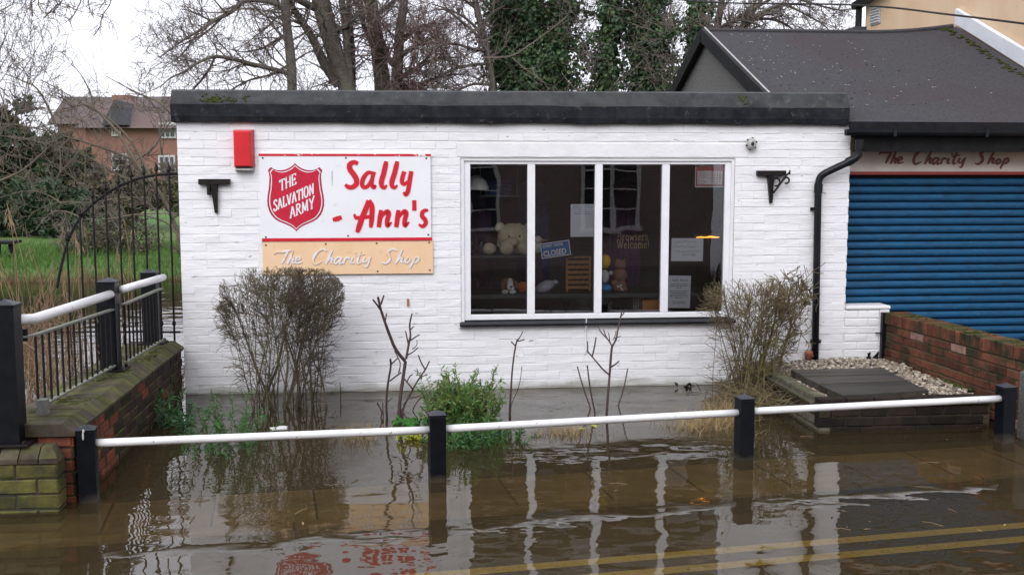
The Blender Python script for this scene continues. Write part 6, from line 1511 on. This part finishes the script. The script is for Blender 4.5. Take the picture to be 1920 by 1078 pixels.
def feathery(label, name, spots, mats, cat='plant', lsz=.035, n=60, hgt=.35, group=None, wid=.30):
    c0 = onz(spots[0][0], spots[0][1], 0); t = thing(name, label, cat, c0, group); st = MB(); lf = MB()
    for (px, py, k, hh, ww) in spots:
        c = onz(px, py, 0)
        for _ in range(k):
            b = c + V((rnd.gauss(0, ww*.4), rnd.gauss(0, ww*.35), -.06)); d = V((rnd.gauss(0,.35), rnd.gauss(0,.35), 1)).normalized(); L = hh * rnd.uniform(.55,1.1)
            pts = [b]; 
            for i in range(4): d = (d + unit()*.16).normalized(); pts.append(pts[-1] + d * (L + .06) / 4)
            st.tube(pts, .0022, 3, False)
            for _ in range(n):
                i = rnd.randrange(1,4) if rnd.random() < .85 else 0; q = pts[i].lerp(pts[i+1], rnd.random())
                l_ = lsz * rnd.uniform(.6,1.3); lf.leaf(q, (d*.5 + unit()).normalized(), unit(), l_, l_*wid, 0 if rnd.random() < .65 else 1)
    st.build('stems', M['olive_twig'], t); lf.build('leaves', [M[m] for m in mats], t); return t
feathery('rounded leafy green bush beside the middle barrier post', 'leafy_bush', [(866,800,62,.44,.22),(832,800,24,.34,.13),(896,803,32,.37,.15)], ('bush_leaf','feather'), 'bush', .050, 60, wid=.24)
feathery('low feathery weeds spreading out from the leafy bush', 'feathery_weed', [(905,832,34,.17,.28),(868,838,28,.14,.24),(945,822,12,.13,.16)], ('feather','dark_feather'), lsz=.045, n=44, wid=.2)
feathery('dark fern-like weed growing in the corner by the river wall', 'feathery_weed', [(312,800,11,.27,.20),(345,812,6,.18,.2)], ('dark_feather','feather'), lsz=.06, n=60, wid=.18)
feathery('tall green feathery weed left of the clipped shrub', 'feathery_weed', [(422,836,13,.42,.20),(440,845,9,.30,.3),(390,850,6,.22,.3),(462,842,5,.22,.2)], ('feather','dark_feather'), lsz=.045, n=60, wid=.18)
feathery('small yellow-green leafed plant beside the tall pruned stem', 'leafy_plant', [(783,822,10,.07,.10),(768,822,7,.06,.08)], ('yellow_leaf','yellow_leaf'), lsz=.055, n=7, wid=.6)
def tuft(label, px, py, n, L, ww, m, name='grass_tuft', cat='grass tuft', fl=.5):
    c = onz(px, py, 0); mb = MB()
    for _ in range(n):
        b = c + V((rnd.gauss(0, ww*.4), rnd.gauss(0, ww*.3), -.04)); d = V((rnd.gauss(0,fl), rnd.gauss(0,fl*.7), 1)); l_ = L * rnd.uniform(.5,1.15)
        mb.blade(b, d, l_, .005, V((d.x*.35*l_, d.y*.3*l_, -.10*l_)))
    return tag(mb.build(name, M[m], origin=c), label, cat, None if m == 'blade' else 'dead grass tufts standing in the flood')
tuft('short russet tuft of dead grass under the rail in the middle', 1062, 812, 260, .13, .26, 'straw', fl=.35)
tuft('wispy dead grass right of the clipped shrub', 668, 822, 110, .20, .24, 'straw', fl=.3)
tuft('long pale grass tuft at the foot of the loose right shrub', 1318, 800, 420, .20, .40, 'straw', fl=.5)
tuft('tall pale grass blades between the loose shrub and post', 1352, 790, 160, .30, .20, 'straw', fl=.25)
o_ = tuft('green grass blades at the water edge under the leafy bush', 900, 834, 220, .13, .34, 'blade', name='grass', cat='grass', fl=.5); tag(o_, kind='stuff')
# mound with dead stems under the right shrub
mb = MB(); md = thing('dead_plant', 'collapsed brown dead stems heaped on the bank beside the gravel bed', 'plant', tuple(onz(1430,760,0)))
for _ in range(520):
    px = rnd.gauss(1425, 42); py = 742 + rnd.gauss(0, 16); p = onz(px, py, rnd.uniform(.0,.10)); p.x = min(p.x, 2.3)
    d = V((rnd.gauss(0,.9), rnd.gauss(-.1,.5), rnd.uniform(.05,.8))); L = rnd.uniform(.12,.38)
    pts = [p, p + d.normalized()*L*.5, p + d.normalized()*L + V((0,0,-.05*L*3))]; mb.tube(pts, [.0035,.003,.0018], 3, False)
mb.build('stems', M['olive_twig'], md)
mb = MB(); c = onz(1420,752,0); mb.ell(V((1.86,-.75,-.08)), (.34,.42,.10), 20, 8, jit=.3); tag(mb.build('soil_mound', M['earth'], smooth=True), 'dark mound of soil at the foot of the loose shrub', 'soil')
mb = MB()
for px, py, k in ((772,792,26),(752,790,14),(790,788,12)):
    for _ in range(k): mb.ell(onz(px + rnd.gauss(0,11), py + rnd.gauss(0,3), .005), (rnd.uniform(.012,.03), .02, rnd.uniform(.008,.024)), 7, 5)
tag(mb.build('moss_cushion', M['bright_moss'], smooth=True), 'bright green moss cushion under the tall pruned stem', 'moss', kind='stuff')
def floating(label, pts, m, L, name='floating_leaf'):
    mb = MB()
    for px, py in pts:
        p = onz(px, py, .004); mb.leaf(p, V((rnd.uniform(-1,1), rnd.uniform(-1,1), .05)), V((0,0,1)), L, L*.55)
    return tag(mb.build(name, M[m]), label, 'leaf')
floating('single yellow leaf floating under the forked stem', [(1118,801)], 'yellow_leaf', .09)
floating('yellow-green leaf floating left of the forked stem', [(1098,803)], 'yellow_leaf', .08)
mb = MB()
for _ in range(60):
    px, py = rnd.uniform(240, 1900), rnd.uniform(780, 1010); p = onz(px, py, .003)
    if rnd.random() < .6: mb.leaf(p, V((rnd.uniform(-1,1), rnd.uniform(-1,1), .08)), V((0,0,1)), rnd.uniform(.02,.05), .014, rnd.randrange(2))
    else: a_ = rnd.uniform(0,3.1); q = V((math.cos(a_), math.sin(a_), 0)) * rnd.uniform(.03,.09); mb.tube([p - q, p + q*.1 + V((0,0,.004)), p + q], .0025, 4, True)
tag(mb.build('floating_debris', [M['reed'], M['stem']]), 'scattered dead leaves and twigs drifting on the floodwater', 'debris', kind='stuff')
mb = MB(); c = at(1288, 728, -.12)
for _ in range(22): mb.leaf(c + V((rnd.gauss(0,.05), rnd.gauss(0,.03), rnd.gauss(.0,.02))), unit(), unit(), .06, .035)
tag(mb.build('dark_leaves', M['black_iron']), 'few blackish leaves against the wall left of the loose shrub', 'leaf clump')
mb = MB(); c = onz(522, 803, .01); mb.obox(c, (.06,.01,0), (-.01,.03,0), (0,0,.006)); mb.obox(c + V((.03,.01,.008)), (.03,-.01,0), (.01,.02,0), (0,0,.005))
tag(mb.build('litter', M['white_paint']), 'scrap of white litter floating at the clipped shrub base', 'litter')
mb = MB(); p0, p1 = at(1098,594,-.012), at(1098,622,-.012); mb.tube([p0 + V((0,-.055,.0)), p1 + V((0,.0,0)), at(1099,660,-.012)], .007, 6)
tag(mb.build('overflow_pipe', M['upvc']), 'thin white pipe hanging from the window sill', 'pipe')

# ================================================================== across the street, behind the viewer (seen in the glass)
def bm_brick():
    m = bpy.data.materials.new('street_brick'); m.use_nodes = True; n = m.node_tree.nodes; l = m.node_tree.links
    tc = n.new('ShaderNodeNewGeometry'); mp = n.new('ShaderNodeMapping'); mp.inputs['Rotation'].default_value = (math.pi/2,0,0)
    br = n.new('ShaderNodeTexBrick'); br.inputs['Color1'].default_value = (.30,.20,.17,1); br.inputs['Color2'].default_value = (.20,.135,.12,1); br.inputs['Mortar'].default_value = (.38,.37,.35,1); br.inputs['Scale'].default_value = 4.4
    l.new(tc.outputs['Position'], mp.inputs['Vector']); l.new(mp.outputs[0], br.inputs['Vector']); l.new(br.outputs[0], n['Principled BSDF'].inputs['Base Color']); return m
oh = thing('brick_house', 'old red brick house across the street facing the shop', 'house', (1, -14, 0))
mb = MB(); mb.box(-7, 5.6, -17, -12.6, -.5, 5.2); mb.build('wall', bm_brick(), oh)
mb = MB(); mb.add([V((-7.3,-12.3,5.1)),V((5.9,-12.3,5.1)),V((5.9,-17.3,5.1)),V((-7.3,-17.3,5.1)),V((-7.3,-14.8,7)),V((5.9,-14.8,7))], [(0,4,5,1),(2,5,4,3),(0,3,4),(1,5,2),(0,1,2,3)]); mb.build('roof', M['far_roof'], oh)
for x in (-4.6, .35, 3.4):
    f_ = MB(); f_.box(x-.62, x-.54, -12.599, -12.52, .85, 2.55); f_.box(x+.54, x+.62, -12.599, -12.52, .85, 2.55); f_.box(x-.54, x+.54, -12.598, -12.52, 2.47, 2.55); f_.box(x-.66, x+.66, -12.597, -12.46, .78, .849)
    f_.box(x-.04, x+.04, -12.596, -12.525, .85, 2.47)
    for zz in (1.25, 1.66, 2.07): f_.box(x-.539, x-.041, -12.595, -12.53, zz-.015, zz+.015); f_.box(x+.041, x+.539, -12.595, -12.53, zz-.015, zz+.015)
    w_ = f_.build('window', M['white_paint'], oh); m_ = MB(); m_.box(x-.54, x+.54, -12.594, -12.58, .85, 2.47); m_.build('pane', M['far_glass'], w_)
